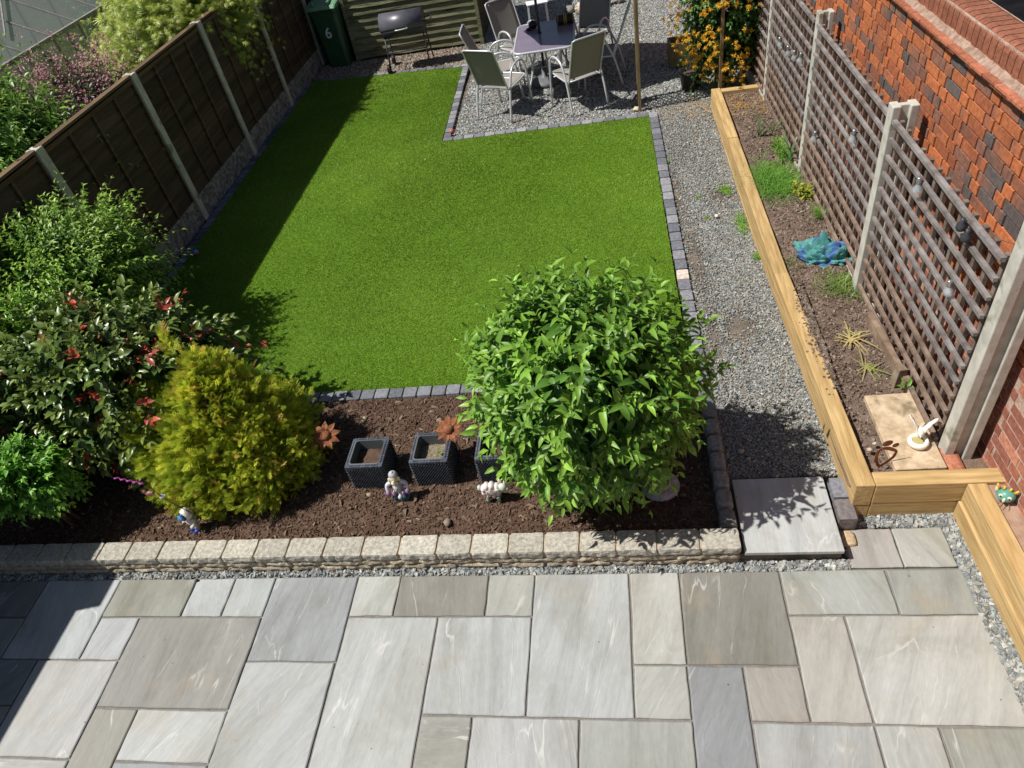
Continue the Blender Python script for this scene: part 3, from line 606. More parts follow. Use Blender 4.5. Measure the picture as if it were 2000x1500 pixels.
for y0, y1 in zip(POSTS[:-1], POSTS[1:]):
    a, c = y0+.035, y1-.035
    # rock faced board
    nx = int((c-a)/.03); b = MB(); vs = []; nz = 11
    for i in range(nx+1):
        for k in range(nz+1):
            yy = a+(c-a)*i/nx; zz = -.1+.38*k/nz; rr = .012*mnoise.noise(Vector((yy*14, zz*22, 1)))+.010*mnoise.noise(Vector((yy*40, zz*50, 4)))
            vs.append((.026+(rr if 0 < k < nz else -.006), yy, zz))
    fs = [(i*(nz+1)+k, (i+1)*(nz+1)+k, (i+1)*(nz+1)+k+1, i*(nz+1)+k+1) for i in range(nx) for k in range(nz)]
    b.add(vs, fs); b.box(-.025, .018, a, c, -.1, .278); b.build('gravel_board', M_rock, fen, False)
    pan = MB(); nb = 13; z0 = .285; H = 1.53-.04
    for k in range(nb):
        t = random.uniform(.7, 1.2); za = z0-.012+k*(H+.012)/nb; zb = za+(H+.012)/nb+.02; n = 14; vs = []
        for i in range(n+1):
            yy = a+.02+(c-a-.04)*i/n; wv = .010*mnoise.noise(Vector((yy*3, k*7.7+y0, 0)))
            vs += [(.014, yy, za+wv), (-.002, yy, zb), (-.008, yy, zb), (.004, yy, za+wv)]
        fs = []
        for i in range(n):
            o_ = i*4; fs += [(o_+q, o_+(q+1) % 4, o_+4+(q+1) % 4, o_+4+q) for q in range(4)]
        pan.add(vs, fs, (t, t*.98, t*.94))
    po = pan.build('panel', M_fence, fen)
    fr = MB(); bt = (1.5, 1.35, 1.1)
    for yy in (a+.02, c-.02): fr.box(.015, .032, yy-.018, yy+.018, z0, z0+H+.03, bt)
    for q in range(1, 4): yy = a+(c-a)*q/4; fr.box(.015, .036, yy-.016, yy+.016, z0, z0+H, bt)
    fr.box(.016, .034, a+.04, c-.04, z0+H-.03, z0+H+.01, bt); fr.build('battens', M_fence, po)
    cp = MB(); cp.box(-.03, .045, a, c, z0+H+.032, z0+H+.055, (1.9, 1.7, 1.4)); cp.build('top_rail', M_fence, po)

# ------------------------------------------------------------------ trellis fence on the right
def tx(y): return 2.605-.020*(y-.6)
tr = empty('trellis_fence', (2.6, 0, .15), 0, 'weathered square trellis panels between concrete posts in front of the brick wall', 'fence')
TP = [.68, 2.46, 4.50, 6.35, 8.2]
for k, y in enumerate(TP): hpost('post', tr, tx(y)-2.6+.05+(.04 if k == 0 else 0), y, 1.62 if k else 1.9, .17 if k < 2 else .13, .10)
for y0, y1 in zip(TP[:-1], TP[1:]):
    a, c = y0+.055, y1-.055; b = MB(); r = random.Random(int(y0*10))
    z = .315-.15; k = 0
    while z < 1.60:
        t = r.uniform(.85, 1.15); n = 8; pts = []
        for i in range(n+1): yy = a+(c-a)*i/n; pts.append((tx(yy)-2.6-.014+.004*mnoise.noise(Vector((yy*2, k, 3))), yy, z+.006*mnoise.noise(Vector((yy*1.3, k*5, 1)))))
        w_ = .03 if z < 1.5 else .036
        b.tube(pts, w_*.56, 4, (t*.95, t, t*1.05) if z > .6 else (t*.95, t*.8, t*.68), rot0=math.pi/4); z += .1235; k += 1
    ztop = z-.1235+.01
    yy = a+.03
    while yy < c:
        t = r.uniform(.65, .95); b.box(tx(yy)-2.6+.008, tx(yy)-2.6+.032, yy-.017, yy+.017, .30-.15, ztop+r.uniform(.0, .012), (t, t*.88, t*.78)); yy += .1325
    b.build('trellis_panel', M_trel, tr)
    g = MB(); g.box(tx(y0)-2.6-.02, tx(y1)-2.6+.045, a, c, -.1, .125, (1, 1, 1)); g.build('gravel_board', M_conc, tr)
o = MB(); o.box(-.02, .02, -.48, .30, 0, .10, (1.1, .9, .7)); o = o.build('plank', M_trel); o.location = (2.545, 1.72, .24); o.rotation_euler = (0, .0, .06); tag(o, 'short grey plank lying along the foot of the trellis', 'plank')
o = MB(); o.box(-.03, .03, -.03, .03, 0, .16, (1.3, 1.2, .95)); o = o.build('timber_peg', M_trel, None, False, .003); o.location = (2.53, 1.32, .24); o.rotation_euler = (0, .06, .2); tag(o, 'short square timber peg standing in the soil by the trellis', 'peg')

# ------------------------------------------------------------------ brick wall
def wx(y): return 2.85-.032*(y-.5)
bw = empty('brick_wall', (3, 0, 0), 0, 'tall orange and blue-brown brick wall with rounded brown brick coping behind the trellis', 'wall')
r = random.Random(12); b = MB(); z = -.05; row = 0; OR = (.48, .155, .062); OR2 = (.32, .105, .05); BL = (.125, .10, .092); BR = (.23, .11, .075)
while z < 2.12:
    y = -4+(.17 if row % 2 else 0); h = row % 2
    old = z < .95
    while y < 12:
        Lb = .101 if h else .217; h = 1-h
        if old: c = r.choice([(.40, .15, .09), (.33, .13, .09), (.45, .19, .12), (.28, .11, .075)])
        else: c = r.choice([OR, OR, OR2, BL, BR, BL, OR2, OR, BR, OR])
        t = r.uniform(.85, 1.15); c = tuple(v*t for v in c); c2 = c if r.random() < .35 or old else tuple((u+v)/2 for u, v in zip(c, r.choice([OR, BL])))
        pr = r.uniform(0, .0035); x = wx(y)-3
        v = [(x-pr, y, z), (x+.10, y, z), (x+.10, y+Lb, z), (x-pr-.0012*Lb/.1, y+Lb, z), (x-pr, y, z+.0635), (x+.10, y, z+.0635), (x+.10, y+Lb, z+.0635), (x-pr-.0012*Lb/.1, y+Lb, z+.0635)]
        b.add(v, [(3, 2, 1, 0), (4, 5, 6, 7), (0, 1, 5, 4), (1, 2, 6, 5), (2, 3, 7, 6), (3, 0, 4, 7)], [c, c, c2, c2]*2); y += Lb+.011
    z += .0750; row += 1
b.build('bricks', M_brick, bw)
def skew(b, x0, x1, z0, z1, y0=-4, y1=12, col=(1, 1, 1)):
    v = [(wx(y)-3+x, y, z_) for y in (y0, y1) for x in (x0, x1) for z_ in (z0, z1)]
    b.add(v, [(0, 1, 3, 2), (4, 6, 7, 5), (0, 4, 5, 1), (2, 3, 7, 6), (0, 2, 6, 4), (1, 5, 7, 3)], col)
b = MB(); skew(b, .014, .2, .952, 2.138); skew(b, .002, .2, -.06, .950); b.build('mortar', M_mort, bw)
b = MB(); y = -4
while y < 12:   # two courses of creasing tiles
    for q, (z0, ov) in enumerate(((2.140, .036), (2.160, .05))):
        t = r.uniform(.8, 1.2); skew(b, -ov+r.uniform(-.004, .004), .22, z0, z0+.015, y+q*.08, y+q*.08+.157, (.42*t, .15*t, .085*t))
    y += .16
b.build('tile_creasing', M_brick, bw)
b = MB(); n = 400
vs = []
for i in range(n+1):
    yy = -4+16*i/n; x = wx(yy)-3; j = .012*mnoise.noise(Vector((yy*14, 0, 0)))+.006*mnoise.noise(Vector((yy*50, 0, 3)))
    vs += [(x-.008+j, yy, 2.176), (x+.035, yy, 2.212+j), (x+.05, yy, 2.176)]
b.add(vs, [(3*i+q, 3*i+(q+1) % 3, 3*i+3+(q+1) % 3, 3*i+3+q) for i in range(n) for q in range(3)]); b.build('mortar_fillet', mat('fillet_mortar', (.26, .16, .11), (.46, .33, .25), scale=22, rough=.95, bump=1, bscale=50, bdist=.02), bw)
b = MB(); y = -4
while y < 12:
    t = r.uniform(.85, 1.12); c = (.27*t, .105*t, .062*t); pf = [(.028, 2.178), (.028, 2.29)]
    for k in range(1, 5): a = math.pi/2*k/4; pf.append((.028+.05*(1-math.cos(a)), 2.29+.05*math.sin(a)))
    pf += [(.20, 2.34), (.245, 2.32), (.25, 2.178)]; vs = []
    for yy in (y, y+.066): vs += [(wx(yy)-3+px, yy, pz) for px, pz in pf]
    m_ = len(pf); b.add(vs, [tuple(range(m_))[::-1], tuple(range(m_, 2*m_))]+[(i, (i+1) % m_, m_+(i+1) % m_, m_+i) for i in range(m_)], c); y += .075
b.build('coping_bricks', M_brick, bw)
b = MB(); skew(b, .036, .24, 2.177, 2.325); b.build('coping_mortar', M_mort, bw)
g = MB(); g.box(3.1, 7.5, -6, 14, -.04, .02); tag(g.build('side_passage', M_dark), kind='structure')
e = empty('shade_block', (4.4, 3, 0), 0, 'added block with a near-black top standing in for the deep shade just beyond the brick wall', 'stand_in')
b = MB(); b.box(-.9, 4, -6, 9, 0, 1.70); b.build('walls', M_mort, e); b = MB(); b.box(-1.0, 4.1, -6.1, 9.1, 1.70, 1.78); b.build('roof', mat('shade_black', (.008, .008, .009), (.014, .014, .015), rough=.95, bump=.3, spec=.05), e)  # added block; its near-black top stands in for shade beyond the wall

# ------------------------------------------------------------------ shed panel, bin, barbecue
sh = empty('shed', (-2.7, 10.56, ZL-.03), R_(0.3), 'weathered green-grey timber shed clad in wavy overlapping boards behind the barbecue', 'shed')
b = MB(); r = random.Random(3); n = 24
for k in range(17):
    za = .06+k*.118; zb = za+.135; t = r.uniform(.75, 1.2); vs = []
    for i in range(n+1):
        x = -1.12+2.24*i/n; wv = .016*mnoise.noise(Vector((x*2.2, k*9.1, 0)))+.008*mnoise.noise(Vector((x*6, k*3.1, 5)))
        vs += [(x, -.045, za+wv), (x, -.028, za+wv), (x, -.0, zb), (x, -.012, zb)]
    fs = [(i*4+q, i*4+(q+1) % 4, i*4+4+(q+1) % 4, i*4+4+q) for i in range(n) for q in range(4)]; b.add(vs, fs, (t, t, t*.95))
b.build('cladding', M_shed, sh)
b = MB(); b.box(-1.18, -1.121, -.06, .0, 0, 2.05, (.95, .95, .9)); b.build('corner_post', M_shed, sh); b = MB(); b.box(1.121, 1.18, -.065, .0, 0, 2.05, (1.05, 1.05, 1)); b.build('corner_post', M_shed, sh)
b = MB(); b.box(-1.15, 1.15, .002, 1.5, -.05, 2.0, (.35, .32, .28)); b.build('walls', M_shed, sh)
b = MB(); b.add([(-1.25, -.15, 2.06), (1.25, -.15, 2.06), (1.25, 1.65, 2.25), (-1.25, 1.65, 2.25), (-1.25, -.15, 2.02), (1.25, -.15, 2.02), (1.25, 1.65, 2.21), (-1.25, 1.65, 2.21)], [(0, 1, 2, 3), (7, 6, 5, 4), (0, 4, 5, 1), (1, 5, 6, 2), (2, 6, 7, 3), (3, 7, 4, 0)]); b.build('roof', M_dark, sh)

def text_mesh(name, txt, size, m, parent, loc, rot, ext=.002):
    cu = bpy.data.curves.new('t', 'FONT'); cu.body = txt; cu.size = size; cu.extrude = ext; cu.align_x = 'CENTER'; cu.align_y = 'CENTER'; cu.offset = size*.018
    t = bpy.data.objects.new('t', cu); COL.objects.link(t); bpy.context.view_layer.update()
    me = bpy.data.meshes.new_from_object(t.evaluated_get(bpy.context.evaluated_depsgraph_get())); bpy.data.objects.remove(t); me.name = name
    me.materials.clear(); me.materials.append(m); o = bpy.data.objects.new(name, me); COL.objects.link(o); o.parent = parent; o.location = loc; o.rotation_euler = rot
    return o
def bin_(loc, rz, label, mb_, ml, num=None):
    e = empty('wheelie_bin', loc, rz, label, 'bin'); b = MB()
    lv = [(0, .19, .24), (.12, .20, .25), (.90, .245, .30), (.93, .262, .318), (.97, .262, .318)]; vs = []
    for z, hx, hy in lv:
        c = .05
        vs += [(-hx+c, -hy, z), (hx-c, -hy, z), (hx, -hy+c, z), (hx, hy-c, z), (hx-c, hy, z), (-hx+c, hy, z), (-hx, hy-c, z), (-hx, -hy+c, z)]
    fs = [(l*8+k, l*8+(k+1) % 8, l*8+8+(k+1) % 8, l*8+8+k) for l in range(4) for k in range(8)]+[tuple(range(8))[::-1], tuple(range(32, 40))]
    b.add(vs, fs); b.build('body', mb_, e, False, .008)
    b = MB(); prof = [(-.36, .985), (-.36, 1.005), (-.30, 1.04), (-.1, 1.075), (.15, 1.085), (.28, 1.06), (.33, 1.0), (.33, .985)]; vs = []
    for x in (-.275, -.25, .25, .275):
        for y, z in prof: vs.append((x, y, z-(.012 if abs(x) > .26 and z > 1 else 0)))
    fs = [(i*8+k, i*8+8+k, i*8+8+(k+1) % 8, i*8+(k+1) % 8) for i in range(3) for k in range(8)]+[tuple(range(8)), tuple(range(24, 32))[::-1]]
    b.add(vs, fs); b.box(-.16, -.12, -.30, .22, 1.05, 1.098); b.box(.12, .16, -.30, .22, 1.05, 1.098); b.build('lid', ml, e, False, .006)
    b = MB(); b.tube([(-.22, .36, 1.0), (.22, .36, 1.0)], .016, 10); b.build('handle', ml, e, True)
    for s_ in (-1, 1):
        b = MB(); b.tube([(s_*.25, .24, .1), (s_*.20, .24, .1)], .1, 20); b.build('wheel', M_blackp, e)
    if num: text_mesh('number', num, .24, M_white, e, (0, -.292, .60), (R_(90-3.6), 0, 0))
    return e
bin_((-4.17, 10.62, ZL-.03), R_(-3), 'dark green wheelie bin with a white number six and pale green lid', M_greenp, M_greenl, '6')
bin_((-4.20, 11.55, ZL-.03), R_(5), 'blue lidded bin standing in shade behind the green wheelie bin', mat('navy_plastic', (.02, .03, .10), rough=.4, bump=0), mat('blue_lid', (.02, .035, .16), rough=.4, bump=0))

bq = empty('barbecue', (-2.70, 9.86, ZL), R_(3), 'black barrel charcoal barbecue on thin legs in front of the shed', 'barbecue')
def barrel(b, r_, L_, zc, a0, a1, n=16, th=.006):
    vs = []; m = n+1
    for x in (-L_/2, L_/2):
        for rr in (r_, r_-th):
            for k in range(m): a = a0+(a1-a0)*k/n; vs.append((x, rr*math.cos(a), zc+rr*math.sin(a)))
    fs = [(k, k+1, 2*m+k+1, 2*m+k) for k in range(n)]+[(m+k+1, m+k, 3*m+k, 3*m+k+1) for k in range(n)]
    for e_ in (0, 2*m): fs += [(e_+k, e_+m+k, e_+m+k+1, e_+k+1) for k in range(n)]
    fs += [(0, 2*m, 3*m, m), (n, m+n, 3*m+n, 2*m+n)]; b.add(vs, fs)
    for x in (-L_/2+.004, L_/2-.004):
        c = [(x, 0, zc)]+[(x, (r_-.004)*math.cos(a0+(a1-a0)*k/n), zc+(r_-.004)*math.sin(a0+(a1-a0)*k/n)) for k in range(m)]
        b.add(c, [(0, k+1, k+2) for k in range(n)])
b = MB(); barrel(b, .20, .72, .67, R_(-8), R_(190)); M_lid = mat('lighter_black_paint', (.07, .07, .085), (.11, .11, .13), scale=5, rough=.38, bump=.05, spec=.5); b.build('lid', M_lid, bq, True)  # lid is a lighter bluish grey than the drum
b = MB(); barrel(b, .192, .70, .67, R_(188), R_(353)); b.build('drum', M_black, bq, True)
b = MB(); b.tube(smoothpts([(-.09, -.19, .64), (-.09, -.24, .645), (.09, -.24, .655), (.09, -.19, .65)], 4), .009, 8); b.build('lid_handle', M_alu, bq, True)
for s_ in (-1, 1):
    b = MB(); b.tube([(s_*.33, -.12, .54), (s_*.34, -.23, .02)], .012, 8); b.build('leg', M_black, bq, True)
    b = MB(); b.tube([(s_*.33, .12, .54), (s_*.34, .23, .02)], .012, 8); b.build('leg', M_black, bq, True)
b = MB(); b.tube([(-.335, -.17, .30), (.335, -.17, .30)], .010, 8); b.tube([(-.335, .17, .30), (.335, .17, .30)], .010, 8); b.tube([(-.34, -.17, .30), (-.34, .17, .30)], .010, 8); b.tube([(.34, -.17, .30), (.34, .17, .30)], .010, 8); b.build('frame', M_black, bq, True)
b = MB(); b.tube(smoothpts([(.36, -.10, .69), (.47, -.10, .695), (.47, .10, .695), (.36, .10, .69)], 4), .011, 8); b.build('side_handle', M_black, bq, True)
for y in (-.24, .24):
    b = MB(); b.tube([(-.385, y, .075), (-.345, y, .075)], .075, 20); b.build('wheel', M_blackp, bq)

# ------------------------------------------------------------------ table, parasol, chairs
tb = empty('garden_table', (-.235, 8.13, ZL-.01), R_(1), 'dusty purple-grey glass top garden table with pale metal rim', 'table')
def rrect(hx, hy, rc, n=6):
    p = []
    for sx, sy, a0 in ((1, -1, -90), (1, 1, 0), (-1, 1, 90), (-1, -1, 180)):
        for k in range(n+1): a = R_(a0+90*k/n); p.append((sx*(hx-rc)+rc*math.cos(a), sy*(hy-rc)+rc*math.sin(a)))
    return p
p = rrect(.405, .60, .11); n = len(p); b = MB(); b.add([(x, y, .703) for x, y in p]+[(x, y, .709) for x, y in p], [tuple(range(n))[::-1], tuple(range(n, 2*n))]+[(i, (i+1) % n, n+(i+1) % n, n+i) for i in range(n)]); b.build('glass_top', M_purple, tb)
b = MB(); b.tube([(x, y, .700) for x, y in rrect(.415, .61, .115)], .017, 8, closed=True); b.build('rim', M_alu, tb, True)
for sx in (-1, 1):
    for sy in (-1, 1):
        b = MB(); b.tube(smoothpts([(sx*.24, sy*.40, .69), (sx*.20, sy*.34, .5), (sx*.21, sy*.35, .33), (sx*.27, sy*.43, .16), (sx*.30, sy*.47, 0)], 4), .014, 8); b.build('leg', M_alu, tb, True)
b = MB(); b.tube([(sx_*.205, sy_*.345, .40) for sx_, sy_ in ((-1, -1), (1, -1), (1, 1), (-1, 1))], .009, 6, closed=True); b.build('stretcher', M_alu, tb, True)
b = MB(); b.lathe([(.03, .71), (.035, .716), (.024, .716)], (-.08, .14, 0), 16); b.build('parasol_collar', M_blackp, tb)
pa = empty('parasol', (-.32, 8.28, ZL-.01), 0, 'open garden parasol on a dark pole rising through the table', 'parasol')
b = MB(); b.tube([(0, 0, .1), (0, 0, 2.2)], .019, 12); b.build('pole', M_black, pa, True)
b = MB(); b.lathe([(.22, 0), (.225, .03), (.20, .055), (.16, .075), (.10, .09), (.045, .10), (.035, .22), (.025, .23)], n=28); b.build('base', mat('resin_base', (.12, .125, .13), (.17, .18, .185), rough=.5), pa, True)
b = MB(); vs = [(0, 0, 2.30)]; nn = 8
for ring in range(1, 6):
    for k in range(40):
        a = 2*math.pi*k/40; q = 1-.075*(abs(math.sin(a*nn/2)))*(ring/5); vs.append((1.0*ring/5*q*math.cos(a), 1.0*ring/5*q*math.sin(a), 2.30-.42*ring/5-.03*(ring/5)**2+.02*abs(math.sin(a*nn/2))*ring/5))
fs = [(0, 1+k, 1+(k+1) % 40) for k in range(40)]
for ring in range(4): fs += [(1+ring*40+k, 1+ring*40+40+k, 1+ring*40+40+(k+1) % 40, 1+ring*40+(k+1) % 40) for k in range(40)]
b.add(vs, fs); cp_ = b.build('canopy', mat('canopy_cloth', (.30, .28, .26), (.34, .32, .30), rough=.9), pa, True); so_ = cp_.modifiers.new('s', 'SOLIDIFY'); so_.thickness = .003
b = MB()
for k in range(8): a = 2*math.pi*k/8; b.tube([(0, 0, 2.27), (.95*math.cos(a), .95*math.sin(a), 1.86)], .006, 5)
b.build('ribs', M_black, pa)

def make_chair():
    e = empty('garden_chair')
    for s_ in (-1, 1):
        b = MB(); pts = smoothpts([(s_*.27, .31, 0), (s_*.268, .27, .35), (s_*.265, .24, .56), (s_*.262, .17, .655), (s_*.262, .04, .675), (s_*.262, -.09, .63), (s_*.263, -.17, .50), (s_*.268, -.24, .33), (s_*.275, -.33, 0)], 5); b.tube(pts, .015, 8, rot0=.4); b.build('arm_and_legs', M_alu, e, True)
    side = [(.0, -.44, .97), (.0, -.34, .72), (.0, -.235, .45), (.0, -.20, .40), (.0, .05, .405), (.0, .26, .425)]
    b = MB()
    loop = smoothpts([(-.235, y, z) for _, y, z in side], 4)+smoothpts([(-.20, .285, .425), (.20, .285, .425)], 4)+smoothpts([(.235, y, z) for _, y, z in side[::-1]], 4)+smoothpts([(.20, -.452, .985), (-.20, -.452, .985)], 4)
    b.tube(loop, .0115, 8, closed=True); b.build('seat_frame', M_alu, e, True)
    b = MB(); b.tube([(-.268, -.20, .405), (.268, -.20, .405)], .010, 8); b.build('cross_bar', M_alu, e, True); b = MB(); b.tube([(-.268, .16, .40), (.268, .16, .40)], .010, 8); b.build('cross_bar', M_alu, e, True)
    def sling(prof, nm):
        vs = []; nx = 8; P_ = smoothpts([(0, y, z) for y, z in prof], 4); m = len(P_)
        for i, p_ in enumerate(P_):
            for k in range(nx+1):
                u = -1+2*k/nx; sag = .016*(1-u*u)*math.sin(math.pi*i/(m-1))
                vs.append((u*.226, p_.y-(sag if nm == 'backrest' else 0), p_.z-(sag if nm == 'seat' else 0)))
        fs = [(i*(nx+1)+k, i*(nx+1)+k+1, (i+1)*(nx+1)+k+1, (i+1)*(nx+1)+k) for i in range(m-1) for k in range(nx)]
        b = MB(); b.add(vs, fs); o = b.build(nm, M_sling, e, True); q = o.modifiers.new('s', 'SOLIDIFY'); q.thickness = .002
    sling([(-.445, .975), (-.34, .72), (-.24, .455)], 'backrest'); sling([(-.195, .405), (.05, .41), (.275, .428)], 'seat')
    return e
CH = [((-.845, 7.40), -24.9, 'near left garden chair seen from behind, at the corner of the gravel'),
      ((.20, 7.34), 29.4, 'near right garden chair seen from behind, its taupe back sunlit through'),
      ((-.93, 8.02), -88, 'garden chair on the long left side of the table, turned sideways'),
      ((-.70, 8.86), -142, 'garden chair at the far left corner of the table beside the shed'),
      ((.36, 8.74), 160, 'garden chair at the far right corner, its pale back catching full sun'),
      ((.52, 8.10), 84, 'shaded garden chair on the right side of the table, seen edge on')]
proto = make_chair()
for i, ((x, y), rz, lb) in enumerate(CH):
    o = proto if i == 0 else copy_tree(proto); o.location = (x, y, ZL-.01); o.rotation_euler = (0, 0, R_(rz)); tag(o, lb, 'chair', 'stacking garden chairs round the table')
tl = ZL-.01+.709
e = empty('bag', (.05, 8.52, tl), R_(6), 'black roll bag with yellow straps lying on the far right of the table', 'bag')
b = MB(); b.lathe([(.03, -.13), (.065, -.12), (.07, 0), (.065, .12), (.03, .13)], n=14); b.v = [(z, y, x+.062) for x, y, z in b.v]; b.build('body', M_blackp, e, True)
Y_ = mat('yellow_webbing', (.55, .38, .02), rough=.7, bump=0)
for x in (-.11, -.015, .012, .11):
    b = MB(); b.lathe([(.0715 if abs(x) < .05 else .064, -.007), (.0725 if abs(x) < .05 else .0665, 0), (.0715 if abs(x) < .05 else .064, .007)], n=16); b.v = [(z+x, y, q+.062) for q, y, z in b.v]; b.build('strap', Y_, e, True)
e = empty('camera_bag', (-.42, 8.52, tl), R_(20), 'small black lumpy bag on the far left of the table', 'bag')
b = MB(); b.ell((0, 0, .05), (.07, .05, .055), n=14, jit=.25); b.ell((-.09, -.06, .02), (.045, .035, .022), n=10, jit=.3); b.build('body', M_blackp, e, True)

# rocks and things at the far edge of the seating area
e = empty('side_table', (-.52, 10.55, ZL), R_(10), 'small white garden side table behind the far left chair, at the frame edge', 'table')
b = MB(); b.box(-.18, .18, -.14, .14, .50, .52); b.build('tabletop', M_white, e, False, .006)
for sx in (-1, 1):
    for sy in (-1, 1): MB().tube([(sx*.15, sy*.11, .50), (sx*.16, sy*.12, 0)], .010, 6).build('leg', M_alu, e)
for k, (x, y, s_, lb) in enumerate(((-.02, 11.6, .10, 'small grey rock left of the flat buff stone at the back of the gravel'), (.20, 11.42, .12, 'flat topped buff stone block in the rockery row behind the table'), (.55, 11.65, .15, 'rounded pale boulder right of the buff block behind the table'), (.85, 11.72, .10, 'small pale rock at the right end of the rockery row'))):
    b = MB(); rough_block(b, -s_, s_, -s_*.7, s_*.7, -.02, s_*(1.5 if k == 1 else 1.1), (.62, .56, .44) if k in (1, 2) else (.30, .29, .27), .05, (5, 5, 4), .04, k+3); o = b.build('rock', M_block, None, True); o.location = (x, y, ZL-.03); tag(o, lb, 'rock', 'rocks behind the table')
# ------------------------------------------------------------------ garden arch
ar = empty('garden_arch', (1.5, 7.05, ZL), 0, 'slim wooden garden arch with lattice sides over the end of the gravel path', 'arch')
b = MB()
APOST = ((-.49, -.19), (-.49, .19), (.53, -.19), (.53, .19))
for (x, y) in APOST: MB().box(x-.02, x+.02, y-.02, y+.02, -.05, 2.1, (1, 1, 1)).build('post', M_wood, ar, False, .003)
for x in (-.49, .53):
    b = MB(); H = 2.02; stp = .105
    for q in range(-4, 22):
        za = q*stp
        for sg in (1, -1):
            y0, y1 = -.17, .17; z0_, z1_ = (za, za+.34) if sg > 0 else (za+.34, za)
            pts = []
            lo_, hi_ = 0.03, H
            # clip the lath to the panel height
            for t in (0, 1):
                pts.append([y0+(y1-y0)*t, z0_+(z1_-z0_)*t])
            (ya, zA), (yb, zB) = pts
            def clip(yp, zp, yq, zq):
                if zp < lo_: yp += (yq-yp)*(lo_-zp)/(zq-zp); zp = lo_
                if zp > hi_: yp += (yq-yp)*(hi_-zp)/(zq-zp); zp = hi_
                return yp, zp
            if max(zA, zB) < lo_+.02 or min(zA, zB) > hi_-.02: continue
            A = clip(ya, zA, yb, zB); B = clip(yb, zB, ya, zA); b.bar((x+.006*sg, A[0], A[1]), (x+.006*sg, B[0], B[1]), .006, .016, up=(1, 0, 0))
    b.build('lattice', M_wood, ar)
b = MB(); b.box(-.53, .57, -.205, -.165, 2.10, 2.14); b.box(-.53, .57, .165, .205, 2.10, 2.14); b.build('top_beam', M_wood, ar)
e = empty('spotlight', (.93, 6.98, ZL-.02), R_(30), 'small black solar spike light beside the arch post', 'garden light')
MB().tube([(0, 0, 0), (0, 0, .12)], .006, 6).build('spike', M_blackp, e); MB().tube([(-.01, 0, .11), (.05, .0, .17)], .028, 12).build('lamp_head', M_blackp, e)
b = MB(); rough_block(b, -.05, .05, -.04, .04, 0, .05, (.68, .60, .44), .02, (4, 4, 3), .02, 9); o = b.build('stone', M_block, None, True); o.location = (.97, 6.88, ZL-.02); tag(o, 'small cream stone at the foot of the left arch post', 'stone')

# ------------------------------------------------------------------ planters and ornaments in the flower bed
def planter(x0, y0, label, soilc):
    e = empty('rattan_planter', (x0+.142, y0+.145, .095), 0, label, 'planter', 'square dark rattan planters')
    H = .262; hw = .142; b = MB(); base = MB(); base.box(-hw+.012, hw-.012, -hw+.012, hw-.012, 0, H-.115); 
    rows = 17; cols = 14; cell = 2*hw/cols
    for sd_ in range(4):
        M = Matrix.Rotation(sd_*math.pi/2, 4, 'Z')
        for q in range(rows):
            for k in range(cols):
                zc = .008+(H-.035)*(q+.5)/rows; xc = -hw+cell*(k+.5)+(cell/2 if q % 2 else 0)
                if xc > hw: continue
                t = random.uniform(.7, 1.3); vs = [(xc-cell*.46, -hw+.006, zc-.0045), (xc-cell*.46, -hw+.006, zc+.0045), (xc, -hw-.005, zc-.0065), (xc, -hw-.005, zc+.0065), (xc+cell*.46, -hw+.006, zc-.0045), (xc+cell*.46, -hw+.006, zc+.0045)]
                b.add([M @ Vector(v) for v in vs], [(0, 2, 3, 1), (2, 4, 5, 3), (1, 3, 5), (0, 4, 2)], (t, t, t))
    b.build('weave', M_rattan, e); base.build('body', M_blackp, e)
    b = MB()
    for q, zz in enumerate((H-.012, H-.002)):
        for sd_ in range(4):
            M = Matrix.Rotation(sd_*math.pi/2, 4, 'Z')
            for k in range(12):
                x = -hw+.004+(2*hw-.008)*k/12; t = random.uniform(.9, 1.6)
                for yy in (-hw, -hw+.016): b.add([M @ Vector(v) for v in [(x, yy-.003, zz-.006), (x+.021, yy+.002, zz-.006), (x+.021, yy+.014, zz-.004), (x, yy+.012, zz-.004), (x, yy-.001, zz+.005), (x+.021, yy+.003, zz+.003), (x+.021, yy+.013, zz+.004), (x, yy+.012, zz+.005)]], [(3, 2, 1, 0), (4, 5, 6, 7), (0, 1, 5, 4), (1, 2, 6, 5), (2, 3, 7, 6), (3, 0, 4, 7)], (t, t, t*1.05))
    b.build('rim', M_rattan, e)
    L = MB(); i0 = rrect(.110, .110, .022, 4); n = len(i0)
    o0 = rrect(.119, .119, .026, 4); vs = [(x, y, H+.004) for x, y in o0]+[(x, y, H+.006) for x, y in i0]+[(x*.96, y*.96, H-.12) for x, y in i0]
    L.add(vs, [(k, (k+1) % n, n+(k+1) % n, n+k) for k in range(n)]+[(n+k, n+(k+1) % n, 2*n+(k+1) % n, 2*n+k) for k in range(n)]); L.build('liner', mat('liner', (.10, .11, .115), rough=.55, bump=0) if 'liner' not in bpy.data.materials else bpy.data.materials['liner'], e)
    s_ = MB(); m = 12; vs = [(-.106+.212*i/m, -.106+.212*j/m, H-.085+.012*mnoise.noise(Vector((i*.9+x0*9, j*.9, 0)))+.01*mnoise.noise(Vector((i*2.3, j*2.3+x0, 7)))) for i in range(m+1) for j in range(m+1)]
    s_.add(vs, [(i*(m+1)+j, (i+1)*(m+1)+j, (i+1)*(m+1)+j+1, i*(m+1)+j+1) for i in range(m) for j in range(m)]); s_.build('compost', soilc, e, True)
    return e
planter(-1.385, .655, 'square dark rattan planter, leftmost of three, holding bare dark compost', M_soil)
p2 = planter(-.905, .675, 'square dark rattan planter between two others, with a tiny seedling in pale compost', mat('old_compost', (.14, .11, .07), (.30, .25, .17), scale=50, rough=.95, bump=1, bscale=120))
planter(-.425, .68, 'square dark rattan planter tucked under the leafy round shrub', M_soil)
